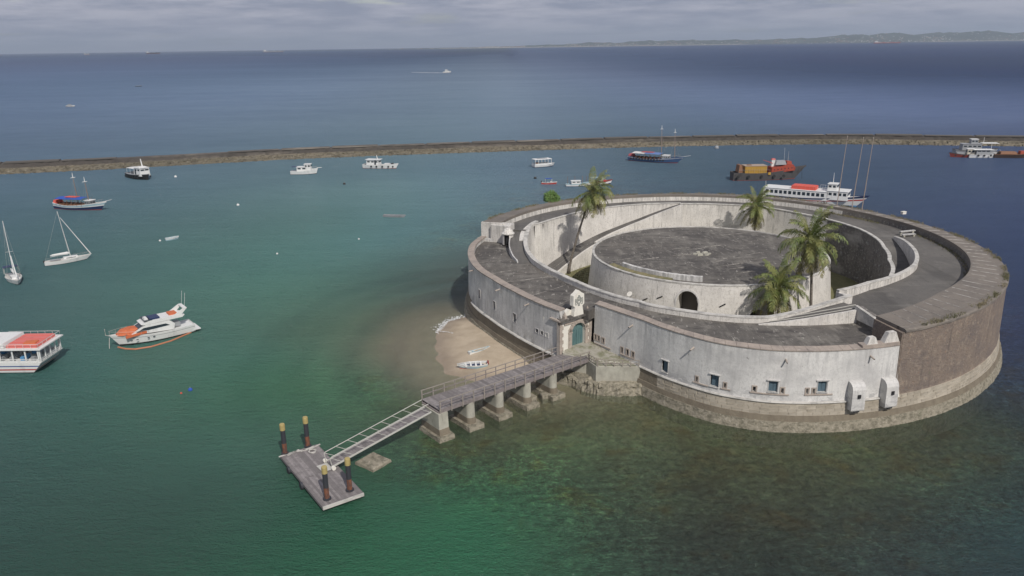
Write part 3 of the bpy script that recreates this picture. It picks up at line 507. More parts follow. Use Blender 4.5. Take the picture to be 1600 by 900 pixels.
# tall outer ring
RO = lambda t: rw(t) - .0 + interp(t, [-75, -60, -30, 20, 158], [0.1, 0.1, -.1, -.3, -.2])
RI = lambda t: interp(t, [-73.5, -53, -42, -15, 0, 18, 40, 60, 130, 150, 158], [36.3, 34.9, 35.0, 35.9, 36.2, 36.8, 36.6, 36.3, 36.0, 35.6, 35.4])
ringsolid('outer_wall', -73.62, 158, lambda t: [(RI(t), 3.0), (rw(t) + .12, 3.1), (rw(t) + .08, 3.5), (RO(t) + .02, zt(t) - .35), (RI(t), zt(t) - .35)], brown, 1.2, jit=.03)
ringsolid('wall_top_edge', -73.4, 158, lambda t: [(RO(t) - 1.2, zt(t) - .34), (RO(t) + .16, zt(t) - .34), (RO(t) + .14, zt(t) - .12), (RO(t) - .1, zt(t) + .02), (RO(t) - 1.2, zt(t) + .03)], slabm, .8, jit=.035)
ringsolid('wall_top_slab', -73.4, 60, lambda t: [(RI(t) - .05, zt(t) - .345), (RO(t) - .9, zt(t) - .345), (RO(t) - .9, zt(t) + .06), (RI(t) - .05, zt(t) + .12)], slabm, 1.2)
ringsolid('wall_top_slab', 60, 158, lambda t: [(RI(t) - .05, zt(t) - .345), (RO(t) - .9, zt(t) - .345), (RO(t) - .9, zt(t) + .06), (RI(t) - .05, zt(t) + .10)], slabm, 1.2)
for th in np.arange(-70, 62, 3.2):
    a, b = P(th, RI(th) + .15, zt(th) + .125), P(th - .6, RO(th) - 1.0, zt(th) + .07); MB().tube([a, b], [.05, .045], 4).build('slab_joint', M('lime_joint', (.42, .40, .37), .9, [((.19, .17, .15), (1, 1, 1), 5, .4, .6, .95)]), fort)
# inner faces of the thick parapet: whitewashed at the back, bare at the right
ringsolid('parapet_face', -72, 36, lambda t: [(RI(t) - .12, zd(t) - .3), (RI(t) + .05, zd(t) - .3), (RI(t) + .05, zt(t) - .35), (RI(t) - .08, zt(t) - .35)], rubble, 1.2, jit=.02)
ringsolid('parapet_face', 36, 158, lambda t: [(RI(t) - .12, zd(t) - .3), (RI(t) + .05, zd(t) - .3), (RI(t) + .05, zt(t) - .35), (RI(t) - .1, zt(t) - .35)], plaster, 1.2)
# rear deck with its courtyard walls
R2a = [-46, -40, -22, -5, 9, 20, 29, 45, 57, 65, 78, 86]; R2b = [27, 26.5, 25.4, 26.2, 28, 29.5, 30.1, 30.9, 31.9, 31.8, 31.6, 31.4]
r2 = lambda t: interp(t, R2a, R2b)
r3 = lambda t: interp(t, [-69, -56, -40, -29, -18, -8, 1, 7], [27.2, 26.8, 27.9, 28.7, 29.2, 29.7, 30.4, 31.0])      # parapet of the sunken ramp
rb = lambda t: interp(t, [86, 99, 116, 125, 137, 147, 151, 158, 166], [31.9, 31.9, 31.3, 30.8, 30.2, 30.3, 30.9, 30.6, 29.6])
ringsolid('rear_deck', -71.2, 6.5, lambda t: [(r3(t), 7.5), (RI(t), 7.5), (RI(t), zd(t)), (r3(t), zd(t))], deckm, 1.2)
ringsolid('rear_deck', 6.5, 86, lambda t: [(r2(t) + .1, 7.5), (RI(t), 7.5), (RI(t), zd(t)), (r2(t) + .1, zd(t))], deckm, 1.2)
ringsolid('rear_deck', 86, 157.5, lambda t: [(rb(t), 7.5), (RI(t), 7.5), (RI(t), zd(t)), (rb(t), zd(t))], deckm, 1.2)
ringsolid('courtyard_wall', 34, 86.5, lambda t: [(r2(t) - .05 - .25, .8), (r2(t) + .35, .8), (r2(t) + .35, zd(t) + .22), (r2(t) - .05, zd(t) + .22)], plaster, 1.2)
ringsolid('rubble_wall', -46, 34, lambda t: [(r2(t) - .05 - .2, .8), (r2(t) + .35, .8), (r2(t) + .35, zd(t) + .22), (r2(t) - .05, zd(t) + .22)], rubble, .8, jit=.05)
ringsolid('wall_cap', -46, 86.5, lambda t: [(r2(t) - .14, zd(t) + .2), (r2(t) + .42, zd(t) + .2), (r2(t) + .40, zd(t) + .34), (r2(t) - .12, zd(t) + .34)], whitecap, 1.2, jit=.012)
ringsolid('courtyard_wall', 86, 151, lambda t: [(rb(t) - .2, .8), (rb(t) + .4, .8), (rb(t) + .4, zd(t) + .25), (rb(t), zd(t) + .25)], plaster, 1.2)
ringsolid('courtyard_wall', 150.9, 166, lambda t: [(rb(t) - .2, .8), (rb(t) + 1.0, .8), (rb(t) + 1.0, riz(t - 360) - .12), (rb(t), riz(t - 360) - .12)], plaster, 1.2)
ringsolid('wall_cap', 86, 151, lambda t: [(rb(t) - .1, zd(t) + .23), (rb(t) + .44, zd(t) + .23), (rb(t) + .4, zd(t) + .35), (rb(t) - .08, zd(t) + .35)], whitecap, 1.2, jit=.01)
pr = MB()
for k in range(60):                       # pale stones showing in the rubble wall
    t_ = rnd.uniform(-40, 30); z = rnd.uniform(2.3, 9.6); q = P(t_, r2(t_) - .27 + (z - 2) * .022, z); s_ = rnd.uniform(.15, .5)
    pr.box(q, (.2, s_, s_ * .8), t_, top=(.8, .8))
tag(pr.build('facing_stones', M('pale_stone', (.30, .29, .27), .95, [((.16, .15, .14), (2, 2, 2), 5, .4, .6, .8)]), fort), kind='stuff')
# sunken ramp on the right between the rubble wall and its own parapet
zr = lambda t: interp(t, [-60, -45, -20, 7], [4.2, 5.0, 8.0, 10.38])
ringsolid('sunken_ramp', -60, 8, lambda t: [(min(r2(max(t, -46)), r3(t) - 2.0) + .3, 3.0), (r3(t) + .2, 3.0), (r3(t) + .2, zr(t)), (min(r2(max(t, -46)), r3(t) - 2.0) + .3, zr(t))], deckm, 1.5)
zp = lambda t: interp(t, [-69, -40, -10, 1, 7], [11.2, 11.2, 11.25, 11.1, 10.75])
ringsolid('ramp_parapet', -69, 7, lambda t: [(r3(t) - .25, 1.0), (r3(t) + .3, 1.0), (r3(t) + .25, zp(t)), (r3(t) - .2, zp(t))], plaster, 1.2)
ringsolid('parapet_cap', -69, 7, lambda t: [(r3(t) - .27, zp(t)), (r3(t) + .32, zp(t)), (r3(t) + .28, zp(t) + .12), (r3(t) - .22, zp(t) + .12)], whitecap, 1.2, jit=.012)
mb = MB(); mb.box((0, 0, -1.2), (1.7, .5, 4.4)); mb.build('parapet_return', plaster, fort, loc=P(-68.7, 27.9, 10.0), rz=-69)
# left courtyard ramp climbing against the rear wall
zl = lambda t: interp(t, [87, 93, 101, 110, 118, 128, 139, 146, 152], [11.0, 9.9, 8.4, 7.1, 6.1, 4.9, 3.6, 2.8, 2.1])
ringsolid('courtyard_ramp', 86.5, 152, lambda t: [(rb(t) - 3.2, .8), (rb(t) - .1, .8), (rb(t) - .1, zl(t)), (rb(t) - 3.2, zl(t))], deckm, 1.5)
for dr in (1.9,): ringsolid('ramp_line', 100, 150, lambda t: [(rb(t) - dr, zl(t) + .0), (rb(t) - dr + .07, zl(t) + .0), (rb(t) - dr + .06, zl(t) + .04), (rb(t) - dr, zl(t) + .04)], seamm, 1.5)
ringsolid('ramp_side_wall', 86.3, 124, lambda t: [(rb(t) - 3.65, .8), (rb(t) - 3.15, .8), (rb(t) - 3.15, zl(t) + .55), (rb(t) - 3.6, zl(t) + .55)], plaster, 1.2)
ringsolid('ramp_kerb', 124, 150, lambda t: [(rb(t) - 3.6, .8), (rb(t) - 3.15, .8), (rb(t) - 3.15, zl(t) + .1), (rb(t) - 3.55, zl(t) + .1)], plaster, 1.2)
# front ramp at the right, and the pit walls at the end of the low roof
re_ = lambda t: interp(t, [-93, -85, -78, -71], [30.6, 31.0, 31.4, 31.9]); zf = lambda t: interp(t, [-93, -85, -78, -71], [8.75, 9.35, 9.9, 10.35])
ringsolid('front_ramp', -93, -70.6, lambda t: [(ri(t) + .2, 7.6), (re_(t), 7.6), (re_(t), zf(t)), (ri(t) + .2, zf(t) + .02)], deckm, 1.5)
ringsolid('ramp_cheek', -93, -71, lambda t: [(re_(t), 7.6), (re_(t) + .35, 7.6), (re_(t) + .3, zf(t) + .08), (re_(t), zf(t) + .08)], plaster, 1.5)
for dr in (.55, 1.35): ringsolid('ramp_rail', -92, -69.5, lambda t: [(re_(t) - dr, zf(t) + .02), (re_(t) - dr + .06, zf(t) + .02), (re_(t) - dr + .06, zf(t) + .10), (re_(t) - dr, zf(t) + .10)], galv, 1.5)
mb = MB(); q = [P(-71.6, 31.8), P(-69.9, 31.8), P(-70.6, 38.6), P(-72.2, 38.2)]; mb.prism(q, 7.6, [10.7, 10.7, 9.7, 9.7]); mb.build('pit_wall', rubble, fort)
mb = MB(); q = [P(-71.75, 31.75), P(-71.1, 31.75), P(-71.7, 38.3), P(-72.35, 38.3)]; mb.prism(q, 9.2, [10.84, 10.84, 9.86, 9.86]); mb.build('pit_wall_cap', whitecap, fort)
mb = MB(); q = [P(-79.0, 39.75), P(-77.6, 39.75), P(-77.8, 38.9), P(-79.2, 38.9)]; mb.prism(q, ZL + .2, ZL + .25)
for th, wd, h in ((-78.7, 1.5, 1.0), (-75.3, 2.1, 1.35)):
    mb = MB(); mb.box((0, 0, h / 2), (wd, .75, h), top=(.45, .75)); mb.build('merlon', plaster, fort, loc=P(th, rw(th) - .5, ZL + .2), rz=th + 90)
ringsolid('end_parapet', -80.5, -73.6, lambda t: [(rw(t) - 1.0, ZL + .24), (rw(t) + .02, ZL + .13), (rw(t) + .0, ZL + .42), (rw(t) - .95, ZL + .45)], coping, 1)
mb = MB(); q = [P(-73.9, 36.3), P(-73.3, 36.3), P(-73.3, 40.6), P(-73.9, 40.7)]; mb.prism(q, 3.3, [10.8, 10.8, 10.65, 10.65]); mb.build('ring_end_wall', brown, fort)
for th, wd in ((-81.1, 1.55), (-75.5, 1.55)):              # two hanging closets on the seaward face
    loc, rz = on_wall(th, 2.3, 0); mb = MB(); prof_ = [(-.2, .15), (.95, .15), (1.0, .3), (.95, 2.6), (.82, 2.95), (.55, 3.2), (.2, 3.3), (-.2, 3.35)]
    rs = [[(x, y, z) for y, z in prof_] for x in (-wd / 2, -wd / 2 + .02, wd / 2 - .02, wd / 2)]
    mb.rings(rs); o = mb.build('garderobe', plaster_f, fort, loc=loc); o.rotation_euler = (0, 0, R(rz))
    MB().box((0, 1.06, 1.9), (.32, .1, .42)).build('garderobe_window', dark, o); MB().box((0, .5, .05), (.6, .8, .2)).build('garderobe_chute', dark, o)
wbox('buttress', -73.9, 3.9, .1, (.9, .6, 1.4), gatewhite, top=(.6, .4))
# courtyard ground and the central gun tower
ctr = (.1, 1.4)
mb = MB(); mb.add([P(a, 31.5 if a < 120 else 30, 1.8) for a in range(0, 360, 6)], [tuple(range(60))]); mb.build('courtyard_ground', grassm, fort)
tw = thing('gun_tower', 'low round white gun tower with flat dark roof, inside the fort ring', 'tower', (FX + ctr[0], FY + ctr[1], 0))
TT, TB_ = 18.15, 19.0
def tower_r(z): return TB_ + (TT - TB_) * (z - 1.8) / 7.5
arches = [(-116.4, -107.2, 3.2, 6.6, 8.25), (-86.0, -77.5, 1.8, 4.3, 5.9)]
mb = MB(); ths = sorted(set(list(np.arange(-180, 180.1, 2.0)) + [v for a in arches for v in np.linspace(a[0], a[1], 9)]))
def arch_top(t, a):
    u_ = (t - (a[0] + a[1]) / 2) / ((a[1] - a[0]) / 2)
    return a[3] + (a[4] - a[3]) * math.sqrt(max(0, 1 - u_ * u_))
for a, b in zip(ths, ths[1:]):
    m = (a + b) / 2; ar = [q for q in arches if q[0] < m < q[1]]
    def quad(ta, z0, tb, z1a, z1b, z0b=None):
        z0b = z0 if z0b is None else z0b
        mb.add([P(ta, tower_r(z0), z0), P(tb, tower_r(z0b), z0b), P(tb, tower_r(z1b), z1b), P(ta, tower_r(z1a), z1a)], [(0, 1, 2, 3)])
    if ar:
        q = ar[0]; za, zb = arch_top(a, q), arch_top(b, q)
        quad(a, za, b, 9.3, 9.3, zb)
        if q[2] > 1.8: quad(a, 1.8, b, q[2], q[2])
        mb.add([P(a, tower_r(za), za), P(b, tower_r(zb), zb), P(b, tower_r(zb) - 3, zb), P(a, tower_r(za) - 3, za)], [(0, 1, 2, 3)])
        mb.add([P(a, tower_r(q[2]), q[2]), P(b, tower_r(q[2]), q[2]), P(b, tower_r(zb) - 3, q[2]), P(a, tower_r(za) - 3, q[2])], [(0, 1, 2, 3)])
    else:
        quad(a, 1.8, b, 5.5, 5.5); quad(a, 5.5, b, 9.3, 9.3)
for q in arches:
    for t_ in q[:2]:
        mb.add([P(t_, tower_r(q[2]), q[2]), P(t_, tower_r(q[3]), q[3]), P(t_, tower_r(q[3]) - 3, q[3]), P(t_, tower_r(q[3]) - 3, q[2])], [(0, 1, 2, 3)])
me = bpy.data.meshes.new('tower_wall'); me.from_pydata(mb.v, [], mb.f); me.materials.append(plaster); me.update(); link('tower_wall', me, tw)
def tring(name, th0, th1, prof, mat, step=2, jit=0): return ringsolid(name, th0, th1, prof, mat, step, tw, jit)
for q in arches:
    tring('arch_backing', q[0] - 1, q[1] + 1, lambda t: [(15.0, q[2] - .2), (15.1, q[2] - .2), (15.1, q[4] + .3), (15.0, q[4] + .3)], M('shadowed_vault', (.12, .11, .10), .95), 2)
    mb = MB(); rs = []
    for k in range(17):
        an = math.pi * k / 16; t_ = (q[0] + q[1]) / 2 - (q[1] - q[0]) / 2 * math.cos(an) * 1.04; zc = q[3] + (q[4] - q[3]) * math.sin(an) * 1.03
        t2 = (q[0] + q[1]) / 2 - (q[1] - q[0]) / 2 * math.cos(an) * 1.16; z2 = q[3] + (q[4] - q[3]) * math.sin(an) * 1.18
        rs.append([P(t_, tower_r(zc) - .15, zc), P(t_, tower_r(zc) + .08, zc), P(t2, tower_r(z2) + .08, z2), P(t2, tower_r(z2) - .15, z2)])
    mb.rings([[Vector(v) - Vector((0, 0, q[3] - q[2])) * 1 for v in rs[0]]] + rs + [[Vector(v) - Vector((0, 0, q[3] - q[2])) for v in rs[-1]]]).build('arch_surround', plaster_g, tw)
mb = MB(); mb.add([P(a, TT - .3, 9.28) for a in range(0, 360, 5)] + [(0, 0, 9.42)], [(i, (i + 1) % 72, 72) for i in range(72)]); mb.build('tower_roof', roofm, tw)
tring('tower_rim', -180, 180, lambda t: [(TT - .35, 9.2), (TT + .06, 9.2), (TT + .06, 9.38), (TT - .3, 9.42)], whitecap, 2, .015)
tring('roof_parapet', -151, -106, lambda t: [(16.4, 9.2), (16.85, 9.2), (16.85, 10.05), (16.45, 10.1)], plaster_g, 1.5, .02)
tring('roof_grass', -158, -120, lambda t: [(16.9, 9.2), (TT - .35, 9.2), (TT - .4, 9.42), (16.9, 9.5)], M('roof_grass', (.22, .19, .10), .97, [((.12, .12, .06), (1.5, 1.5, 1), 6, .45, .6, .8)], (5, .08)), 1.5, .05)
for k in range(6):
    an = k / 6 * 2 * math.pi; MB().box((0, 0, 0), (rnd.uniform(.6, 1.0), rnd.uniform(.3, .5), rnd.uniform(.2, .4)), rnd.uniform(0, 90), top=(.8, .8), tilt=rnd.uniform(-10, 10)).build('vent_stone', concrete, tw, loc=(-1.2 + 1.1 * math.cos(an), -1.6 + .8 * math.sin(an), 9.5))
for th, z in ((-124, 6.9), (-97, 6.6), (-131, 6.2)):
    mb = MB(); mb.box((0, 0, 0), (.9, .25, .12), tilt=30); mb.build('wall_vent', dark, tw, loc=P(th, tower_r(z) + .02, z), rz=th + 90)
for k in range(44):                    # slab seams on the tower roof
    a, l = rnd.uniform(0, 360), rnd.uniform(1.5, 5); r = rnd.uniform(2, 15); an = rnd.choice((20, 115)) + rnd.uniform(-6, 6); q = Vector(P(a, r, 9.42 - .14 * r / TT))
    d = Vector(P(an, l / 2)); e = q + d; e2 = q - d
    if e.length > 19.8 or math.hypot(e.x, e.y) > 17 or math.hypot(e2.x, e2.y) > 17: continue
    MB().tube([(e.x, e.y, 9.43 - .14 * math.hypot(e.x, e.y) / TT), (e2.x, e2.y, 9.43 - .14 * math.hypot(e2.x, e2.y) / TT)], [.075, .03], 4).build('mortar_seam', seamm, tw)
lamp = thing('floodlight', 'white dish floodlight fixed on the grey side of the gun tower wall', 'floodlight', (FX + ctr[0] + P(-137, 18.9)[0], FY + ctr[1] + P(-137, 18.9)[1], 6.6), -137)
MB().tube([(-.3, 0, 0), (.5, 0, .1)], .04, 6).build('arm', galv, lamp); MB().tube([(.5, 0, .1), (.62, 0, .22)], [.22, .42], 12).build('dish', gatewhite, lamp)

# gate of the fort
GL, GR = Vector((5.9, 91.75, 0)), Vector((10.25, 95.2, 0)); gd = (GR - GL).normalized(); GW = (GR - GL).length
gate = thing('gatehouse', 'gatehouse with green arched door and coat of arms, facing the footbridge', 'gatehouse', (*GL.xy, 0), math.degrees(math.atan2(gd.y, gd.x)))
zb, zc = 3.3, 7.75; dw0, dw1, sp, apex = 2.05, 4.35, 6.05, 7.05       # door opening
mb = MB(); cx_, rr_ = (dw0 + dw1) / 2, (dw1 - dw0) / 2
mb.box((dw0 / 2, 1.6, (zb + zc) / 2), (dw0, 3.2, zc - zb)); mb.box(((dw1 + GW) / 2, 1.6, (zb + zc) / 2), (GW - dw1, 3.2, zc - zb))
for k in range(12):
    a, b = math.pi * k / 12, math.pi * (k + 1) / 12
    xa, xb = cx_ - rr_ * math.cos(a), cx_ - rr_ * math.cos(b); za, z_b = sp + (apex - sp) * math.sin(a), sp + (apex - sp) * math.sin(b)
    mb.add([(xa, 0, za), (xb, 0, z_b), (xb, 0, zc), (xa, 0, zc), (xa, 3.2, za), (xb, 3.2, z_b), (xb, 3.2, zc), (xa, 3.2, zc)], [(0, 1, 2, 3), (4, 5, 6, 7), (0, 1, 5, 4), (2, 3, 7, 6)])
mb.build('gate_wall', gatewhite, gate)
for side, x0 in ((-1, 0.0), (1, GW)):                          # quoin stones on both corners
    for k in range(9):
        w = .62 if k % 2 else .42; MB().box((0, 0, 0), (w, .16, .46)).build('quoin_stone', sandstone, gate, loc=(x0 - side * w / 2 + side * .03, -.03, 3.62 + k * .475))
for k in range(6):
    for x in (dw0 - .27, dw1 + .27): MB().box((0, 0, 0), (.52, .2, .50)).build('jamb_stone', sandstone, gate, loc=(x, -.06, 3.66 + k * .515 - .0))
for k in range(9):                                             # arch stones
    a0, a1 = math.pi * k / 9 + .012, math.pi * (k + 1) / 9 - .012; vs = []
    for y in (-.16, .04):
        for (a, g) in ((a0, 0), (a1, 0), (a1, .5), (a0, .5)): vs.append((cx_ - (rr_ + g) * math.cos(a), y, sp + .55 + (apex - sp + g * .9) * math.sin(a) - .55))
    MB().add(vs, [(0, 1, 2, 3), (7, 6, 5, 4), (0, 4, 5, 1), (1, 5, 6, 2), (2, 6, 7, 3), (3, 7, 4, 0)]).build('arch_stone', sandstone, gate)
for x in (dw0 - .27, dw1 + .27): MB().box((0, 0, 0), (.62, .3, .14)).build('impost', sandstone, gate, loc=(x, -.08, sp - .05))
for s_ in (0, 1):                                              # the two leaves of the door
    mb = MB(); xl, xr = (dw0, cx_ - .02) if s_ == 0 else (cx_ + .02, dw1); n = 6; vs = []; top = []
    xs_ = [xl + (xr - xl) * i / n for i in range(n + 1)]; pts = [(x, sp + (apex - sp) * math.sqrt(max(0, 1 - ((x - cx_) / rr_) ** 2)) - .02) for x in xs_]
    for y in (.35, .45): vs += [(x, y, 3.45) for x in xs_] + [(x, y, z) for x, z in pts]
    m_ = n + 1; fs = [(i, i + 1, m_ + i + 1, m_ + i) for i in range(n)] + [(2 * m_ + i, 2 * m_ + i + 1, 3 * m_ + i + 1, 3 * m_ + i) for i in range(n)] + [(0, m_, 3 * m_, 2 * m_), (n, m_ + n, 3 * m_ + n, 2 * m_ + n)]
    o = mb.add(vs, fs).build('door_leaf', teal, gate)
    for i in range(3): MB().box(((xs_[2 * i] + xs_[2 * i + 2]) / 2, .335, 4.85), ((xr - xl) / 3 - .06, .03, 2.5)).build('door_plank', teal, o)
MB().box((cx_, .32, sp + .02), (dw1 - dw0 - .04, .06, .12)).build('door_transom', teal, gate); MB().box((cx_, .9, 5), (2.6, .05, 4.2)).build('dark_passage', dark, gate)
MB().box((cx_, -.1, 3.42), (3.0, .9, .24)).build('threshold', whitecap, gate)
MB().box((cx_, -.10, 7.32), (4.9, .16, .16)).build('string_course', sandstone, gate)
MB().box((GW / 2, .5, zc + .1), (GW + .3, 1.6, .2)).build('cornice', sandstone, gate); MB().box((GW / 2, .55, zc + .29), (GW + .7, 2.0, .18)).build('cornice', sandstone, gate)
mb = MB(); mb.add([(-.3, -.6, 8.14), (GW + .3, -.6, 8.14), (GW + .3, 4.6, 8.75), (1.2, 4.6, 8.75), (-.3, -.6, 7.9), (GW + .3, -.6, 7.9), (GW + .3, 4.6, 7.9), (1.2, 4.6, 7.9)], [(0, 1, 2, 3), (7, 6, 5, 4), (0, 4, 5, 1), (1, 5, 6, 2), (2, 6, 7, 3), (3, 7, 4, 0)])
mb.v = [(x, y + .02, z) for x, y, z in mb.v]; mb.build('gate_roof', roofm, gate)
zq = 8.15; q = [(-.85, 0), (.85, 0), (.78, .5), (.62, 1.2), (.95, 1.45), (.9, 2.75), (.45, 3.0), (.0, 3.35), (-.45, 3.0), (-.9, 2.75), (-.95, 1.45), (-.62, 1.2), (-.78, .5)]
mb = MB(); rs = [[(cx_ - .25 + x, y, zq + z) for x, z in q] for y in (-.35, .30)]; cr = mb.rings(rs).build('crest_panel', gatewhite, gate)
arms = M('coat_of_arms_stone', (.20, .22, .21), .9, [((.5, .48, .42), (9, 9, 9), 4, .45, .6, .6)])
mb = MB()
for k in range(16):                                         # shield with a border, charges and wreath in relief
    a, b = 2 * math.pi * k / 16, 2 * math.pi * (k + 1) / 16
    sh = lambda a, g: (cx_ - .25 + g * .50 * math.sin(a), -.40, zq + 2.05 + g * (.52 * math.cos(a) - (.16 if abs(math.sin(a)) < .3 and math.cos(a) < 0 else 0)))
    p0, p1, p2, p3 = sh(a, 1), sh(b, 1), sh(b, .78), sh(a, .78); mb.add([p0, p1, p2, p3] + [(x, -.34, z) for x, y, z in (p0, p1, p2, p3)], [(0, 1, 2, 3), (0, 4, 5, 1), (1, 5, 6, 2), (2, 6, 7, 3)])
for x, z, w, h in ((0, 2.12, .26, .32), (-.25, 2.05, .08, .5), (.25, 2.05, .08, .5), (0, 1.72, .3, .08), (0, 2.42, .34, .08), (0, 2.66, .26, .14), (-.62, 2.0, .09, .7), (.62, 2.0, .09, .7), (-.5, 1.55, .22, .09), (.5, 1.55, .22, .09), (0, 1.40, .34, .1)):
    mb.box((cx_ - .25 + x, -.38, zq + z), (w, .08, h), top=(.8, 1))
mb.build('coat_of_arms', arms, cr)
for x in (.75, GW - .9):
    mb = MB(); mb.box((x, -.15, zq + .2), (.42, .42, .4)); mb.box((x, -.15, zq + .62), (.34, .34, .5), top=(.15, .15)); mb.build('pinnacle', sandstone, gate)
mb = MB(); mb.add([(.2, .3, 8.1), (3.2, .3, 8.1), (3.2, .3, 8.35), (2.0, .3, 9.0), (.2, .3, 8.3), (.2, .9, 8.1), (3.2, .9, 8.1), (3.2, .9, 8.35), (2.0, .9, 9.0), (.2, .9, 8.3)], [(0, 1, 2, 3, 4), (9, 8, 7, 6, 5), (2, 7, 8, 3), (3, 8, 9, 4), (0, 5, 6, 1)]); mb.build('pediment', gatewhite, gate)
wst = M('gate_side_stone', (.22, .20, .185), .95, [((.12, .11, .10), (1, 1, .4), 6, .4, .65, .8)], (2, .05))
mb = MB(); mb.prism([(5.55, 91.55), (5.98, 91.78), (8.6, 96.5), (7.2, 97.2)], 3.0, 7.9); tag(mb.build('gate_flank', wst), None); mb = bpy.data.objects['gate_flank']; mb.parent = gate; mb.matrix_parent_inverse = gate.matrix_world.inverted() if False else Matrix.Rotation(-math.atan2(gd.y, gd.x), 4, 'Z') @ Matrix.Translation((-GL.x, -GL.y, 0))
# terrace in front of the gate
ter = thing('gate_terrace', 'raised weedy stone terrace between the footbridge and the fort gate', 'terrace')
TP = [(6.3, 91.6, 3.75), (9.2, 90.4, 3.3), (10.2, 88.4, 3.2), (15.6, 87.9, 3.2), (16.8, 88.6, 3.25), (11.3, 95.6, 3.85), (9.5, 95.6, 3.9), (6.5, 92.9, 3.9)]
MB().prism([p[:2] for p in TP], 1.1, [p[2] for p in TP]).build('terrace_wall', concrete, ter)
q = [(x + (11 - x) * .06, y + (92 - y) * .06) for x, y, _ in TP]; MB().prism(q, 3.0, [p[2] + .05 for p in TP]).build('terrace_floor', terrm, ter)
mb = MB(); out_ = [(4.8, 91.6), (7.2, 89.6), (9.0, 87.9), (10.4, 86.9), (13, 86.7), (15.9, 86.8), (17.2, 88.0), (16.5, 90), (10, 93)]
rs = []
for z, g in ((-2, 1.12), (-.1, 1.07), (.35, 1.03), (.8, 1.0), (1.1, .985), (1.3, .95)):
    r_ = []
    for i in range(len(out_)):
        for k in range(8):
            a, b = Vector(out_[i]), Vector(out_[(i + 1) % len(out_)]); v = a.lerp(b, k / 8); v = Vector((11.5, 91)) + (v - Vector((11.5, 91))) * (g * .965 + rnd.uniform(-.05, .05)); r_.append((v.x, v.y, z + rnd.uniform(-.22, .22)))
    rs.append(r_)
mb.rings(rs).build('rock_base', barnacle, ter)
mb = MB()
for a, b, z, n in (((9.4, 90.2), (10.3, 88.5), 3.25, 3), ((10.4, 88.4), (15.4, 88.0), 3.2, 5)):
    for k in range(n + 1):
        x, y = a[0] + (b[0] - a[0]) * k / n, a[1] + (b[1] - a[1]) * k / n; MB().box((x, y, z + .45), (.09, .09, .95)).build('rail_post', woodrail, ter)
    for h in (.45, .9): MB().tube([(*a, z + h), (*b, z + h)], .045, 6).build('rail', woodrail, ter)
# ------------------------------------------------ footbridge, gangway, pontoon
WC, EC = Vector((-9.15, 77.8, 0)), Vector((8.45, 91.6, 0)); bd = (EC - WC).normalized(); BL = (EC - WC).length; ba = math.degrees(math.atan2(bd.y, bd.x)); ZB = 3.5
br = thing('footbridge', 'long grey plank footbridge on concrete piers leading over the shallows to the fort gate', 'footbridge', (WC.x, WC.y, 0), ba)
HW = 1.72
pv = []
for k in range(5):
    mb = MB(); mb.box((0, 0, 0), (.245, 2 * HW, .06)); mb.v = [(x + rnd.uniform(-.006, .006), y + rnd.uniform(-.03, .03), z) for x, y, z in mb.v]; pv.append(mb.mesh('plank', wood))
n = int(BL / .26)
for k in range(n):
    o = link('plank', pv[k % 5], br, ((k + .5) * BL / n, rnd.uniform(-.02, .02), ZB - .03 + rnd.uniform(-.006, .006))); o.rotation_euler = (0, 0, R(rnd.uniform(-.4, .4)))
for s in (-1, 1):
    MB().box((BL / 2, s * (HW + .04), ZB - .22), (BL, .08, .42)).build('side_beam', fascia, br)
    np_ = 15
    for k in range(np_ + 1):
        MB().box((.08 + (BL - .16) * k / np_, s * (HW + .13), ZB + .22), (.10, .09, 1.5)).build('rail_post', woodrail, br)
    MB().box((BL / 2, s * (HW + .13), ZB + 1.0), (BL + .1, .11, .07)).build('handrail', woodrail, br)
    MB().box((BL / 2, s * (HW + .10), ZB + .48), (BL + .1, .05, .09)).build('middle_rail', fascia, br)
for y in (-1.2, 0, 1.2): MB().box((BL / 2, y, ZB - .25), (BL - .1, .16, .36)).build('joist', fascia, br)
for k, (s, sq) in enumerate(((-.3, 1), (4.3, 0), (8.4, 0), (12.5, 0), (16.6, 0))):
    s = max(s, .35) if k == 0 else s; yc = -.55
    bl = MB()
    rs = []
    for z, g in ((-2.5, 1.05), (.25, 1.0), (.55, .97)):
        rs.append([(s + x * g + rnd.uniform(-.05, .05), yc + y * g + rnd.uniform(-.05, .05), z + rnd.uniform(-.05, .05)) for x, y in ((-1, -2.1), (0, -2.1), (1, -2.1), (1.02, -1), (1, 0), (1, 1), (1, 2.1), (0, 2.1), (-1, 2.1), (-1, 1), (-1, 0), (-1.02, -1))])
    bl.rings(rs).build('pier_footing', barnacle, br)
    w, l = (.62, 1.75) if sq else (.55, 1.65)
    pl = [(-w, -l), (w, -l), (w, l), (-w, l)] if sq else [(w * math.cos(a) if abs(math.cos(a)) > .02 else 0, (l - w) * (1 if math.sin(a) > 0 else -1) + w * math.sin(a)) for a in [2 * math.pi * (i + .5) / 20 for i in range(20)]]
    MB().rings([[(s + x * g, yc * .5 + y * g, z) for x, y in pl] for z, g in ((.3, 1.04), (1.0, 1.02), (1.05, 1.0), (ZB - .42, .97))]).build('pier', concrete, br)
    MB().rings([[(s + x * g, yc * .5 + y * g, z) for x, y in pl] for z, g in ((.28, 1.09), (1.0, 1.05), (1.25, 1.015))]).build('tide_mark', tidal, br)
    MB().box((s, 0, ZB - .40), (.9, 2 * HW - .1, .2)).build('cross_beam', fascia, br)
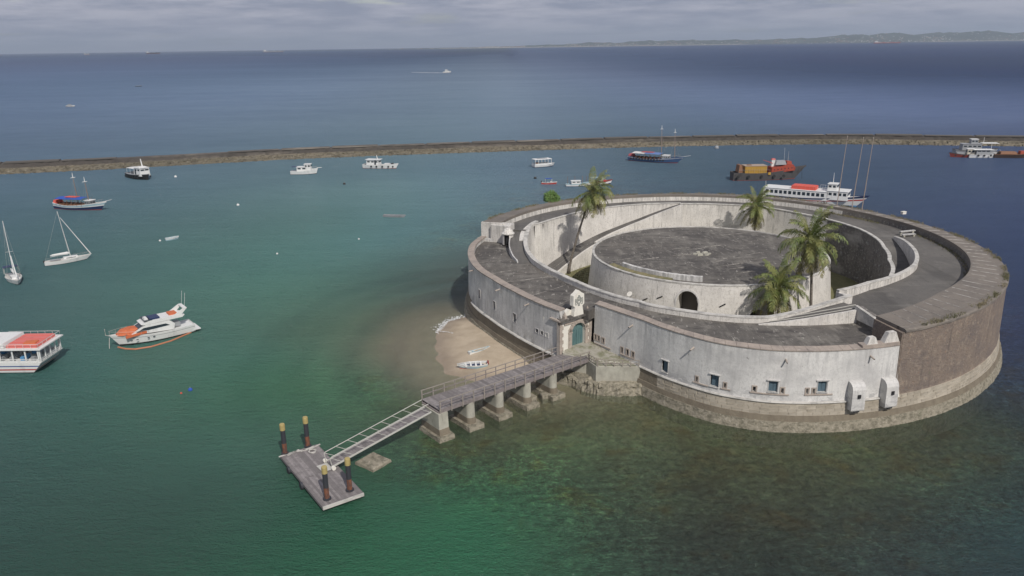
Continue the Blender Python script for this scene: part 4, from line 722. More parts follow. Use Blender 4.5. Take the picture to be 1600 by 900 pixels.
# gangway
GT, GB = Vector((-9.35, 76.9, 3.3)), Vector((-18.75, 69.6, .95)); v = GB - GT; gl = v.length; gz = math.atan2(v.y, v.x); gp = -math.asin(v.z / gl)
gw = thing('gangway', 'sloping metal gangway with white truss handrails from the footbridge down to the pontoon', 'gangway', GT); gw.rotation_euler = (0, gp, gz)
for s in (-1, 1):
    MB().box((gl / 2, s * .68, 0), (gl, .1, .16)).build('side_beam', galv, gw)
    MB().tube([(.1, s * .68, 1.08), (gl - .3, s * .68, 1.08), (gl - .12, s * .68, .95), (gl - .1, s * .68, .05)], .04, 6).build('handrail', galv, gw)
    for k in range(9):
        x0 = gl * k / 9; MB().tube([(x0 + .1, s * .68, 0), (x0 + gl / 9 * .9, s * .68, 1.06)], .028, 6).build('truss_brace', galv, gw)
gpv = MB().box((0, 0, 0), (.28, 1.22, .04)).mesh('tread', wood)
for k in range(int(gl / .3)): link('tread', gpv, gw, (.18 + k * .3, 0, .05))
MB().box((gl + .35, 0, -.10), (1.3, 1.5, .05), tilt=12).build('landing_flap', galv, gw)
for s in (-1, 1): MB().tube([(gl - .1, s * .85, 0), (gl - .1, s * 1.1, 0)], .22, 12).build('roller', gatewhite, gw)
# pontoon
PC = Vector((-19.35, 68.4, 0)); pa = math.degrees(math.atan2(62.8 - 72.1, -17.9 + 24.3))
pt = thing('pontoon', 'floating grey plank pontoon moored between four steel piles at the foot of the gangway', 'pontoon', PC, pa)
PL, PW = 11.6, 3.9
pm = [MB().box((0, 0, 0), (PL * f, .235, .06)).mesh('plank', wood) for f in (.5, .498, .495)]
for k in range(16):
    for h in (-1, 1):
        o = link('plank', pm[rnd.randint(0, 2)], pt, (h * PL * .25 + rnd.uniform(-.03, .03), (k + .5) * PW / 16 - PW / 2, .67 + rnd.uniform(-.006, .006)))
MB().box((0, -PW / 2 - .05, .52), (PL + .1, .1, .3)).build('edge_beam', wood, pt); MB().box((0, PW / 2 + .05, .52), (PL + .1, .1, .3)).build('edge_beam', wood, pt)
MB().box((PL / 2 + .05, 0, .53), (.12, PW + .2, .32)).build('edge_beam', whitecap, pt); MB().box((-PL / 2 - .05, 0, .52), (.1, PW, .3)).build('edge_beam', wood, pt)
for x in (-4.4, -1.5, 1.5, 4.4): MB().box((x, 0, .2), (1.6, PW - .3, .6)).build('float', M('dark_float', (.05, .05, .05), .8), pt)
for x in (-3.0, .6): MB().tube([(x, -PW / 2 - .1, .35), (x, -PW / 2 - .32, .35)], .38, 12).build('tyre_fender', pileblk, pt)
for k in range(5): MB().box((-PL / 2 + .25 + k * .05, -PW / 2 + .45 + k * .75, .76), (.9 + rnd.random() * .8, .14, .08), rnd.uniform(60, 110)).build('loose_board', whitecap, pt)
rp = MB()
for k in range(3): rp.tube([(-4.6 + .45 * math.cos(a) * (1 - .15 * k), 1.0 + .3 * math.sin(a) * (1 + .2 * k), .74 + .03 * k) for a in np.arange(0, 6.6, .5)], .035, 5)
tag(rp.build('rope_coil', whitecap), 'pale mooring rope coiled on the far end of the pontoon', 'rope').matrix_world = Matrix.Translation(PC) @ Matrix.Rotation(R(pa), 4, 'Z')
PLB = ['tall mooring pile with yellow cap at the far left corner of the pontoon', 'mooring pile with yellow cap at the far right pontoon corner, behind the coiled rope', 'mooring pile with yellow cap nearest the camera, at the front left of the pontoon', 'mooring pile with yellow cap beside the gangway foot, front right of the pontoon']
for (x, y), lb in zip(((-23.9, 72.4), (-21.9, 73.9), (-17.6, 63.75), (-15.75, 65.2)), PLB):
    o = thing('mooring_pile', lb, 'pile', (x, y, 0), rnd.uniform(0, 90), 'piles holding the pontoon')
    MB().tube([(0, 0, -3), (0, 0, 1.0), (0, 0, 1.95)], [.245, .24, .235], 16).build('rusty_length', pilerust, o); MB().tube([(0, 0, 1.951), (0, 0, 3.5)], .245, 16).build('black_sleeve', pileblk, o)
    MB().tube([(0, 0, 3.45), (0, 0, 4.05), (0, 0, 4.15)], [.275, .275, .24], 16).build('cap', pileyel, o); MB().tube([(0, 0, .55), (0, 0, .85)], .4, 12).build('guide_collar', pileblk, o)
for (x, y, r, lb, sx, sy, sz, zz_) in ((-14.6, 71.4, -38, 'square concrete block awash in the water beside the gangway', 2.7, 2.5, .9, -.05), (1.9, 85.6, 35, 'broken concrete block under the footbridge between two piers', 1.2, 1.6, 1.6, .0), (4.0, 86.6, 20, 'low stone lump under the footbridge near the terrace', 1.5, 1.0, 1.1, .0), (3.9, 88.5, 10, 'dark boulder under the fort end of the footbridge', 1.6, 1.4, 1.2, .1)):
    mb = MB(); rs = []
    for z, g in ((-1, 1.1), (sz * .35, 1.0), (sz * .5, .9)):
        rs.append([(a * sx / 2 * g + rnd.uniform(-.08, .08), b * sy / 2 * g + rnd.uniform(-.08, .08), z + rnd.uniform(-.05, .05)) for a, b in ((-1, -1), (0, -1), (1, -1), (1, 0), (1, 1), (0, 1), (-1, 1), (-1, 0))])
    tag(mb.rings(rs).build('concrete_block', barnacle, None, loc=(x, y, zz_), rz=r), lb, 'block')
# ------------------------------------------------ palms
frm = M('palm_leaf', (.115, .15, .042), .5, [((.24, .225, .075), (.6, .6, .6), 5, .42, .60, .8), ((.06, .09, .028), (1.2, 1.2, 1.2), 5, .5, .7, .6)], rand=.35, spec=.4)
frd = M('palm_leaf_old', (.21, .19, .065), .6, [((.07, .07, .03), (.8, .8, .8), 5, .42, .66, .8)], rand=.3, spec=.3)
trk = M('palm_trunk', (.20, .175, .15), .95, [((.11, .095, .08), (1.5, 1.5, 7), 5, .42, .62, .8)], (6, .03))
nut = M('coconut', (.14, .09, .04), .7)
def frond_mesh(L, pitch, droop, mat, wind=0.0, seed=0, dens=40):
    q = random.Random(seed); mb = MB(); p = Vector((0, 0, 0)); a = R(pitch); pts = [p.copy()]; dirs = []; N = dens; yaw = 0
    for i in range(N):
        t_ = i / N; a -= R(droop) / N * (.5 + t_ * 1.2); yaw += wind / N; d = Vector((math.cos(a) * math.cos(yaw), math.cos(a) * math.sin(yaw), math.sin(a))); p = p + d * (L / N); pts.append(p.copy()); dirs.append(d)
    mb.tube([pts[i] for i in range(0, N + 1, 4)], [.05 * (1 - i / (N + 4)) + .008 for i in range(0, N + 1, 4)], 4)
    for i in range(int(N * .12), N):
        t_ = i / N; ll = L * .245 * (math.sin(math.pi * min(1, t_ * .86 + .12)) ** .6) * q.uniform(.8, 1.15); d = dirs[i]; up = Vector((0, 0, 1)) - d * d.z; up = up.normalized() if up.length > .05 else Vector((1, 0, 0)); sd_ = d.cross(up).normalized()
        for s in (-1, 1):
            if q.random() < .05: continue
            ld = (sd_ * s * q.uniform(.6, .85) + d * q.uniform(.45, .7) + up * q.uniform(-.25, .15)).normalized(); b0 = pts[i] + d * q.uniform(-.03, .03); mid = b0 + ld * ll * .5; tip = b0 + ld * ll * .85 + Vector((0, 0, -ll * q.uniform(.25, .5))); w = d * (.062 * L / 4.5)
            mb.add([b0 - w * .4, mid - w, tip, mid + w, b0 + w * .4], [(0, 1, 3, 4), (1, 2, 3)])
    return mb.mesh('frond', mat)
LIB = []
for i, (pi_, dr) in enumerate(((82, 50), (68, 75), (52, 90), (38, 95), (22, 95), (6, 80), (-14, 62), (-38, 42), (-60, 22))):
    LIB.append([frond_mesh(1.0 * 4.6, pi_, dr, frd if i >= 7 else frm, w_, 10 * i + k) for k, w_ in enumerate((.25, -.2))])
def palm(label, base, top, Ls, n, bend=.6, lean=0.0, grp='coconut palms growing in the fort courtyard', wind=None, hang=1.0):
    o = thing('coconut_palm', label, 'palm tree', base, 0, grp); T = Vector(top) - Vector(base)
    pts = []; N = 12
    for i in range(N + 1):
        u_ = i / N; q = Vector((T.x * u_ ** (1 + bend), T.y * u_ ** (1 + bend), T.z * u_)); pts.append(q)
    MB().tube(pts, [.24 - .11 * (i / N) + (.12 if i == 0 else 0) for i in range(N + 1)], 10).build('trunk', trk, o, smooth=True)
    c0 = pts[-1]
    for k in range(n):
        u_ = k / (n - 1); lv = min(8, int(u_ ** (.9 / hang) * 9)); az = k * 137.5 + rnd.uniform(-14, 14)
        if wind is not None and lv < 5: dlt = ((az - wind + 180) % 360) - 180; az = wind + dlt * .62
        f = link('frond', LIB[lv][k % 2], o, c0 + Vector((0, 0, -.25 * u_))); s = Ls / 4.6 * rnd.uniform(.85, 1.1); f.scale = (s, s, s); f.rotation_euler = (R(rnd.uniform(-12, 12)), R(rnd.uniform(-6, 6)), R(az))
    for k in range(7):
        a = k * 51; mb = MB(); rs = []
        for z, r in ((-.14, .03), (-.09, .11), (0, .15), (.09, .11), (.14, .03)): rs.append([(r * math.cos(R(b)), r * math.sin(R(b)), z) for b in range(0, 360, 60)])
        mb.rings(rs).build('coconut', nut, o, loc=c0 + Vector((.28 * math.cos(R(a)), .28 * math.sin(R(a)), -.35 - .1 * (k % 2))))
    MB().tube([c0 + Vector((0, 0, -.5)), c0 + Vector((0, 0, 0)), c0 + Vector((0, 0, .45))], [.2, .26, .12], 8).build('crown_shaft', frd, o)
    return o
palm('slender leaning coconut palm alone by the left courtyard ramp', (10.2, 134.2, 1.8), (14.0, 132.2, 16.9), 4.5, 36, .25, wind=10, hang=1.3)
palm('short coconut palm at the back, behind the flat tower roof', (45.5, 141.5, 1.8), (45.0, 140.5, 12.4), 4.3, 34)
palm('tallest coconut palm, straight bare trunk in front of the white tower wall', (41.2, 101.1, 1.8), (40.2, 101.3, 15.6), 5.1, 38)
palm('squat coconut palm with its crown low beside the front ramp', (35.9, 98.7, 1.8), (35.6, 98.9, 9.8), 4.6, 36)
# bush and weeds on the rampart
lf = M('bush_leaf', (.11, .20, .045), .6, [((.12, .18, .05), (1.5, 1.5, 1.5), 4, .45, .62, .8)])
bush = thing('bush', 'round bright green bush growing on top of the rear rampart', 'bush', (7.9, 149.6, 11.9)); mb = MB()
for k in range(7): a = k * 51; mb.tube([(0, 0, -.1), (.5 * math.cos(R(a)), .5 * math.sin(R(a)), .5), (.9 * math.cos(R(a)), .8 * math.sin(R(a)), 1.0 + .05 * k)], [.06, .04, .02], 5)
mb.build('stem', trk, bush); mb = MB()
for k in range(2600):
    a, e, r = rnd.random() * 6.28, math.asin(rnd.uniform(-.3, 1)), rnd.uniform(.55, 1.0) ** .6; bl_ = 1 + .18 * math.sin(3 * a + 1) * math.cos(4 * e) + .1 * math.sin(7 * a)
    p_ = Vector((1.35 * r * bl_ * math.cos(a) * math.cos(e), 1.2 * r * bl_ * math.sin(a) * math.cos(e), .45 + 1.35 * r * bl_ * math.sin(e))); u1 = Vector((rnd.gauss(0, 1), rnd.gauss(0, 1), rnd.gauss(0, .6))).normalized(); u2 = u1.orthogonal().normalized()
    mb.add([p_ - u1 * .12, p_ + u2 * .06, p_ + u1 * .12, p_ - u2 * .06], [(0, 1, 2, 3)])
mb.build('foliage', lf, bush); bush.scale = (1.15, 1.15, 1.15)
weed_m = M('dry_weed', (.24, .205, .13), .95, [((.12, .125, .06), (.5, .5, .5), 5, .42, .62, .9)])
def weeds(label, fn, n, hh):
    mb = MB()
    for k in range(n):
        x, y, z = fn(); 
        for j in range(4):
            a = rnd.random() * 6.28; h = rnd.uniform(*hh); w = .035; dx, dy = rnd.uniform(-.5, .5) * h, rnd.uniform(-.5, .5) * h; ox, oy = rnd.gauss(0, .08), rnd.gauss(0, .08)
            mb.add([(x + ox - w * math.cos(a), y + oy - w * math.sin(a), z), (x + ox + w * math.cos(a), y + oy + w * math.sin(a), z), (x + ox + dx, y + oy + dy, z + h)], [(0, 1, 2)])
    return tag(mb.build('weeds', weed_m), label, 'weeds', kind='stuff')
def fedge():
    t_ = rnd.uniform(-70, 155)
    while math.sin(t_ * .9) + math.sin(t_ * .37 + 1) + rnd.uniform(-1.2, 1.2) < .1: t_ = rnd.uniform(-70, 155)
    p_ = P(t_, RO(t_) - abs(rnd.gauss(0, .35)) + .1, zt(t_) + .0); return p_[0] + FX, p_[1] + FY, p_[2]
weeds('dry weeds growing along the outer edge of the rampart top', fedge, 1500, (.1, .42))
def fin():
    t_ = rnd.choice((rnd.uniform(24, 40), rnd.uniform(-32, 12))); p_ = P(t_, RI(t_) - abs(rnd.gauss(0, .3)) - .15, zd(t_)); return p_[0] + FX, p_[1] + FY, p_[2]
weeds('green weeds at the foot of the inner rampart face', fin, 350, (.1, .4))
def fgr():
    t_ = rnd.uniform(120, 215); p_ = P(t_, rnd.uniform(19.6, 26.5), 1.8); return p_[0] + FX, p_[1] + FY, p_[2]
weeds('grass in the courtyard round the gun tower', fgr, 2500, (.08, .25))
def fte(): return rnd.uniform(9.2, 15), rnd.uniform(88.5, 95), 3.5
def fte():
    while 1:
        x, y = rnd.uniform(9.6, 15.0), rnd.uniform(89.0, 94.8)
        t_ = math.degrees(math.atan2(y - FY, x - FX)); 
        if math.hypot(x - FX, y - FY) > rw(t_) + .1 and x + y > 99.5: return x, y, interp(y, [88.5, 95], [3.27, 3.9])
weeds('low weeds on the terrace before the gate', fte, 260, (.05, .16))
# small things on the rampart
PO = ['left of the three bare flagpoles on the rear rampart', 'middle of the three bare flagpoles on the rear rampart', 'right of the three bare flagpoles on the rear rampart']
for (x, y), dx, lb in zip(((60.1, 141.3), (61.8, 138.8), (63.4, 138.2)), (.6, .7, .6), PO):
    o = thing('flagpole', lb, 'flagpole', (x, y, 10.3), 0, 'flagpoles on the rampart'); MB().tube([(0, 0, 0), (dx * .5, 0, 7), (dx, 0, 14.3)], [.09, .075, .045], 8).build('pole', M('pole_metal', (.33, .27, .23), .6), o)
    MB().tube([(0, 0, 0), (0, 0, .35)], .22, 8).build('base', concrete, o); MB().tube([(dx, 0, 14.3), (dx, 0, 14.45)], [.08, .02], 8).build('finial', galv, o)
b = thing('stone_bench', 'pale broken stone bench on the rear deck near the sunken ramp', 'bench', (FX + P(9, 34.2)[0], FY + P(9, 34.2)[1], 10.35), 12)
MB().box((0, 0, .42), (2.4, .55, .14)).build('seat', plaster_g, b); MB().box((.4, .9, .75), (3.0, .45, .14), 6).build('slab', plaster_g, b)
for x in (-.9, .9): MB().box((x, 0, .2), (.3, .45, .36)).build('leg', concrete, b)
for x in (-.8, 1.4): MB().box((x, .9, .35), (.3, .4, .68)).build('leg', concrete, b)
o = thing('white_box', 'small white box standing on the outer edge of the rampart', 'box', (77.0 - 7.5, 133.6 + 1.5, 11.55), 20)
MB().box((0, 0, .25), (.8, .5, .4)).build('body', gatewhite, o); MB().box((0, 0, .49), (.9, .6, .07)).build('lid', gatewhite, o)
o = thing('marker_post', 'small white marker stone on the front roof beside the gate', 'post', (13.4, 97.2, 8.75)); MB().tube([(0, 0, 0), (0, 0, .8)], [.16, .07], 8).build('post', gatewhite, o)
# ------------------------------------------------ boats
def paint(name, c, r=.45, dirt=.25): return M('paint_' + name, c, r, [(tuple(v * .55 for v in c), (.9, .9, .4), 5, .54, .74, dirt * 2)], local=True, spec=.4)
white = paint('white', (.66, .66, .64)); blue = paint('blue', (.03, .07, .22)); navy = paint('navy', (.02, .035, .09)); red = paint('red', (.42, .05, .04)); orange = paint('orange', (.32, .06, .035), .6, .4)
yellow = paint('yellow', (.42, .25, .05)); black = paint('black', (.03, .03, .03)); lblue = paint('light_blue', (.10, .28, .50)); pblue = paint('pale_blue', (.30, .42, .47)); gr = paint('grey', (.28, .29, .30)); pinkc = paint('pink_canvas', (.58, .16, .14), .8)
ocanv = paint('orange_canvas', (.52, .14, .06), .85); bcanv = paint('blue_canvas', (.03, .09, .38), .85); rcanv = paint('red_canvas', (.60, .10, .07), .85); brownp = paint('brown_wood', (.22, .11, .06), .7); antif = paint('antifouling', (.25, .06, .05), .7); glassd = darkglass
class Boat:
    def __init__(s, name, label, cat, x, y, heading, z=0.0, group=None): s.o = thing(name, label, cat, (x, y, z), heading, group); s.n = name
    def hull(s, L, B, H, bands, bow=.6, stern=.85, rise=.5, srise=.1, rake=.08, draft=.5, deck=None, dz=.15, mast=0, fine=2.0, name='hull', y0=0.0, n=18):
        """bands: list of (height fraction, material) from the keel up"""
        mats = [m for _, m in bands] + [deck or white, bands[-1][1]]; lv = [(-draft, .72)] + [(f, .80 + .20 * f ** .7) for f, _ in bands]; mb = MB(); rows = []
        for i in range(n + 1):
            t_ = i / n; w = B / 2 * min(1, stern + (1 - stern) * min(1, t_ / .35)) * (1 - max(0, (t_ - .42) / .58) ** fine * (1 - .02)); top = H + rise * max(0, (t_ - .35) / .65) ** 2 + srise * max(0, 1 - t_ / .3) ** 1.5
            row = []
            for f, wf in lv:
                z = f if f < 0 else f * top; x = -L / 2 + L * (1 - rake) * t_ + rake * L * (t_ ** 3) * max(0, (f + .1)); row.append((x, w * (wf if f < 1 else 1) * (1 if f >= 0 else 1 - .25 * t_), z))
            rows.append(row)
        m = len(lv)
        for sgn in (1, -1):
            o = len(mb.v); mb.v += [(x, y * sgn + y0, z) for r in rows for x, y, z in r]
            for i in range(n):
                for j in range(m - 1): mb.f.append((o + i * m + j, o + (i + 1) * m + j, o + (i + 1) * m + j + 1, o + i * m + j + 1)); mb.mi.append(min(j, len(bands) - 1))
            if sgn == 1: o1 = o
            else:
                for j in range(m - 1):
                    mb.f.append((o1 + j, o + j, o + j + 1, o1 + j + 1)); mb.mi.append(j); e = n * m; mb.f.append((o1 + e + j, o + e + j, o + e + j + 1, o1 + e + j + 1)); mb.mi.append(j)
        # bulwark cap and deck
        dk = []
        for r in rows: x, y, z = r[-1]; dk.append((x * .995, max(0, y * .93 - .02), z - dz))
        for i in range(n): mb.add([(dk[i][0], dk[i][1] + y0, dk[i][2]), (dk[i + 1][0], dk[i + 1][1] + y0, dk[i + 1][2]), (dk[i + 1][0], -dk[i + 1][1] + y0, dk[i + 1][2]), (dk[i][0], -dk[i][1] + y0, dk[i][2])], [(0, 1, 2, 3)], len(bands))
        for sgn in (1, -1):
            for i in range(n):
                a, b = rows[i][-1], rows[i + 1][-1]; mb.add([(a[0], a[1] * sgn + y0, a[2]), (b[0], b[1] * sgn + y0, b[2]), (dk[i + 1][0], dk[i + 1][1] * sgn + y0, b[2]), (dk[i][0], dk[i][1] * sgn + y0, a[2])], [(0, 1, 2, 3)], len(bands) + 1)
                mb.add([(dk[i][0], dk[i][1] * sgn + y0, a[2]), (dk[i + 1][0], dk[i + 1][1] * sgn + y0, b[2]), (dk[i + 1][0], dk[i + 1][1] * sgn + y0, dk[i + 1][2]), (dk[i][0], dk[i][1] * sgn + y0, dk[i][2])], [(0, 1, 2, 3)], len(bands) + 1)
        a, b = rows[0][-1], dk[0]; mb.add([(a[0], a[1] + y0, a[2]), (a[0], -a[1] + y0, a[2]), (b[0] + .05, -b[1] + y0, a[2]), (b[0] + .05, b[1] + y0, a[2])], [(0, 1, 2, 3)], len(bands) + 1)
        return mb.build(name, mats, s.o)
    def box(s, name, c, d, mat, rz=0, top=(1, 1), tilt=0, parent=None): return MB().box((0, 0, 0), d, top=top, tilt=tilt).build(name, mat, parent or s.o, loc=c, rz=rz)
    def tube(s, name, pts, r, mat, n=6, parent=None): return MB().tube(pts, r, n).build(name, mat, parent or s.o)
    def cabin(s, name, x0, x1, w, z0, z1, mat, win=None, roof=None, top=(.94, .92), over=.15, fwd=True):
        c = s.box(name, ((x0 + x1) / 2, 0, (z0 + z1) / 2), (x1 - x0, w, z1 - z0), mat, top=top)
        if roof: MB().box((0, 0, (z1 - z0) / 2 + .04), ((x1 - x0) + over * 2, w + over, .09), top=(.96, .96)).build('roof', roof, c)
        if win:
            n, wz, wh = win; st = (x1 - x0) / n; k = (wz - z0) / (z1 - z0); ww = w / 2 * (1 - (1 - top[1]) * k)
            me = MB().box((0, 0, 0), (st * .62, .05, wh)).mesh('window_pane', glassd)
            for sg in (1, -1):
                for i in range(n): link('window_pane', me, c, ((i + .5) * st * .94 - (x1 - x0) * .47, sg * (ww + .005), wz - (z0 + z1) / 2))
            if fwd:
                m2 = MB().box((0, 0, 0), (.05, w * .36, wh)).mesh('window_pane', glassd)
                for yy in (-.22, .22): link('window_pane', m2, c, ((x1 - x0) / 2 * (1 - (1 - top[0]) * k) + .005, yy * w, wz - (z0 + z1) / 2))
        return c
    def rail(s, pts, h, mat, r=.02, step=1.0, name='guard_rail'):
        mb = MB(); pts = [Vector(p) for p in pts]
        for a, b in zip(pts, pts[1:]):
            n = max(1, int((b - a).length / step)); mb.tube([a + Vector((0, 0, h)), b + Vector((0, 0, h))], r, 5)
            for k in range(n + 1): q = a.lerp(b, k / n); mb.tube([q, q + Vector((0, 0, h))], r * .8, 4)
        return mb.build(name, mat, s.o)
    def canopy(s, name, x0, x1, w, z, mat, sag=.12, posts=3, zb=1.0, pm=None, crown=.25):
        mb = MB(); nx, ny = 8, 6; vs = []
        for i in range(nx + 1):
            for j in range(ny + 1):
                u_, v_ = i / nx, j / ny * 2 - 1; vs.append((x0 + (x1 - x0) * u_, w / 2 * v_, z + crown * (1 - v_ * v_) - sag * abs(math.sin(u_ * math.pi * 3)) * .4))
        fs = [(i * (ny + 1) + j, (i + 1) * (ny + 1) + j, (i + 1) * (ny + 1) + j + 1, i * (ny + 1) + j + 1) for i in range(nx) for j in range(ny)]
        mb.add(vs, fs); mb.add([(x, y, zz_ - .05) for x, y, zz_ in vs], fs); o = mb.build(name, mat, s.o)
        for k in range(posts):
            x = x0 + .1 + (x1 - x0 - .2) * k / max(1, posts - 1)
            for sg in (-1, 1): s.tube('canopy_post', [(x, sg * (w / 2 - .08), zb), (x, sg * (w / 2 - .08), z)], .035, pm or white, 5)
        return o
    def tyres(s, xs, y, z, r=.32):
        for x in xs:
            for sg in (-1, 1): yy = y(x) if callable(y) else y; MB().tube([(x, sg * yy, z), (x, sg * (yy + .16), z)], r, 10).build('tyre_fender', black, s.o)
# 1 tour boat, cut by the left edge
b = Boat('tour_boat', 'large white passenger boat with pink roof cover, cut by the left edge', 'boat', -70.1, 98.9, 180)
pl = [(-7.2, -2.7), (7.0, -2.6), (8.6, -1.2), (8.6, 1.2), (7.0, 2.6), (-7.2, 2.7)]
mats_ = [black, white, red, white, blue, white]
mb = MB(); rs = []
for z, g in ((-.5, .9), (.12, .93), (.42, .95), (.62, .965), (.95, .98), (1.1, .985), (1.55, 1.0)): rs.append([(x * g - (1.55 - z) * (-.55 if x < 0 else 0), y * g, z) for x, y in pl])
o = len(mb.v)
for r in rs: mb.v += r
for k in range(6):
    for i in range(6): mb.f.append((k * 6 + i, k * 6 + (i + 1) % 6, (k + 1) * 6 + (i + 1) % 6, (k + 1) * 6 + i)); mb.mi.append(k)
mb.f.append(tuple(range(36, 42))); mb.mi.append(1); mb.build('hull', mats_, b.o)
for sg in (-1, 1):
    for x in np.linspace(-6.9, 6.8, 9): b.box('window_post', (x, sg * 2.45, 2.45), (.16, .12, 1.8), white)
    for z in (1.78, 2.0): b.tube('side_rail', [(-7.1, sg * 2.56, z), (6.9, sg * 2.5, z)], .035, white)
    b.box('side_panel', (0, sg * 2.50, 1.68), (13.9, .08, .2), white)
for y in (-1.2, 0, 1.2, -2.4, 2.4): b.box('window_post', (-7.1, y, 2.45), (.14, .14, 1.8), white)
for z in (1.78, 2.0): b.tube('side_rail', [(-7.15, -2.5, z), (-7.15, 2.5, z)], .035, white)
b.box('roof', (0, 0, 3.42), (15.0, 5.6, .16), white); b.box('upper_roof', (2.3, 0, 3.85), (9.6, 4.9, .6), white, top=(.97, .94))
b.box('roof_cover', (-4.75, 0.0, 3.72), (4.1, 4.5, .42), pinkc, top=(.97, .96)); b.box('folded_cover', (-5.6, 1.4, 3.98), (1.7, 1.2, .25), ocanv, 8, top=(.9, .9))
for y in (-1.3, 0, 1.3): b.tube('cover_seam', [(-6.75, y, 3.94), (-2.75, y, 3.94)], .03, rcanv, 4)
b.rail([(-.2, -2.6, 3.5), (-7.2, -2.6, 3.5), (-7.2, 2.6, 3.5), (-.2, 2.6, 3.5)], .62, white, .025, .9)
for x in np.linspace(-5.8, 5.5, 9):
    for y in (-1.3, 1.3): b.box('bench', (x, y, 1.85), (.5, 1.5, .55), gr if int(x * 2) % 2 else lblue)
b.box('person_seat_back', (6, 0, 2.2), (.2, 3.6, 1.4), white)
# 2 motor yacht
b = Boat('motor_yacht', 'white flybridge motor yacht with an orange cover over its foredeck', 'yacht', -53.6, 108.8, 219)
b.hull(13.2, 3.9, 1.35, [(.16, black), (.20, white), (.72, white), (.78, gr), (1.0, white)], rise=.75, stern=.88, rake=.12, fine=2.3, deck=white, dz=.12)
c = MB(); prof_ = [(-3.2, 1.3), (3.9, 1.75), (2.9, 2.15), (1.2, 2.9), (-2.6, 2.9), (-3.4, 2.2)]
c.rings([[(x, y * g, z if z < 2.5 else z) for x, z in prof_] for y, g in ((-1.5, 1.0), (-1.2, .96), (1.2, .96), (1.5, 1.0))]).build('cabin', white, b.o)
for sg in (-1, 1):
    mb = MB(); mb.add([(2.9, sg * 1.51, 2.0), (1.2, sg * 1.47, 2.72), (-1.6, sg * 1.47, 2.72), (-2.6, sg * 1.5, 2.15), (2.9, sg * 1.53, 1.98), (1.2, sg * 1.49, 2.70), (-1.6, sg * 1.49, 2.70), (-2.6, sg * 1.52, 2.13)], [(0, 1, 2, 3), (4, 5, 6, 7)]); mb.build('side_window', glassd, b.o)
    for x in (3.8, 2.9, 1.2, .3): b.box('porthole', (x, sg * (1.93 if x < 2 else 1.72), .98), (.34, .06, .12), glassd)
mb = MB(); mb.add([(2.95, -1.1, 2.17), (2.95, 1.1, 2.17), (1.30, 1.1, 2.90), (1.30, -1.1, 2.90)], [(0, 1, 2, 3)]); mb.v = [(x + .04, y, z + .02) for x, y, z in mb.v]; mb.build('windscreen', glassd, b.o)
MB().rings([[(x, y, z) for x, z in ((1.6, 2.92), (1.9, 3.05), (.6, 3.45), (-4.6, 3.45), (-5.2, 3.3), (-4.8, 2.98))] for y in (-1.45, 1.45)]).build('flybridge', white, b.o)
for sg in (-1, 1): MB().rings([[(x, y, z) for x, z in ((-3.2, 3.35), (-4.7, 3.4), (-5.7, 4.3), (-5.1, 4.35))] for y in (sg * 1.25, sg * 1.42)]).build('radar_arch', white, b.o)
b.box('radar_arch_top', (-5.4, 0, 4.3), (.6, 2.9, .14), white); b.box('flybridge_seat', (-.4, .2, 3.55), (1.6, 2.0, .3), navy); b.box('flybridge_console', (.9, .3, 3.62), (.7, 1.2, .4), white, top=(.6, .9)); b.box('dark_visor', (.7, 0, 3.48), (1.3, 2.8, .1), glassd)
b.box('flybridge_cushion', (-3.5, 0, 3.58), (1.3, 1.6, .25), ocanv); b.box('life_raft', (-4.0, 0, 1.75), (1.0, 1.5, .7), gr)
for sg in (-.8, .8): b.tube('antenna', [(-5.5, sg, 4.3), (-5.9, sg, 6.6)], .025, white, 5)
MB().rings([[(2.3, -1.3, 1.9), (2.3, 1.3, 1.9), (2.4, .9, 2.5), (2.5, -.8, 2.55)], [(3.6, -1.3, 1.85), (3.6, 1.3, 1.85), (3.5, .8, 2.7), (3.4, -.9, 2.6)], [(4.9, -1.05, 1.85), (4.9, 1.05, 1.85), (4.8, .6, 2.45), (4.8, -.6, 2.5)], [(5.6, -.6, 1.85), (5.6, .6, 1.85), (5.6, .3, 2.0), (5.6, -.3, 2.0)]]).build('foredeck_cover', ocanv, b.o)
for sg in (-1, 1): b.box('side_cover', (2.9, sg * 1.5, 1.75), (3.3, .35, .35), ocanv, tilt=-4)
b.rail([(1.0, -1.85, 1.5), (4.4, -1.45, 1.85), (6.6, -.2, 2.05), (6.6, .2, 2.05), (4.4, 1.45, 1.85), (1.0, 1.85, 1.5)], .6, galv, .02); b.tube('anchor_roller', [(6.5, 0, 1.9), (7.2, 0, 2.2), (7.2, 0, 3.2)], .05, galv); b.tube('anchor_chain', [(6.7, 0, 1.7), (6.9, 0, .6), (7.0, 0, -.3)], .06, whitecap)
b.box('swim_platform', (-6.9, 0, .5), (1.2, 3.3, .14), white); b.o.scale = (.87, .9, .95)
tag(MB().tube([(-57.2, 105.3, .08), (-55.8, 104.6, .08), (-54.3, 104.4, .08), (-52.4, 105.3, .08), (-50.5, 107.5, .08), (-48.9, 111.0, .08), (-48.5, 113.2, .08)], .13, 8).build('floating_hose', M('hose_orange', (.42, .17, .09), .6)), 'orange floating boom lying on the water alongside the motor yacht', 'boom')
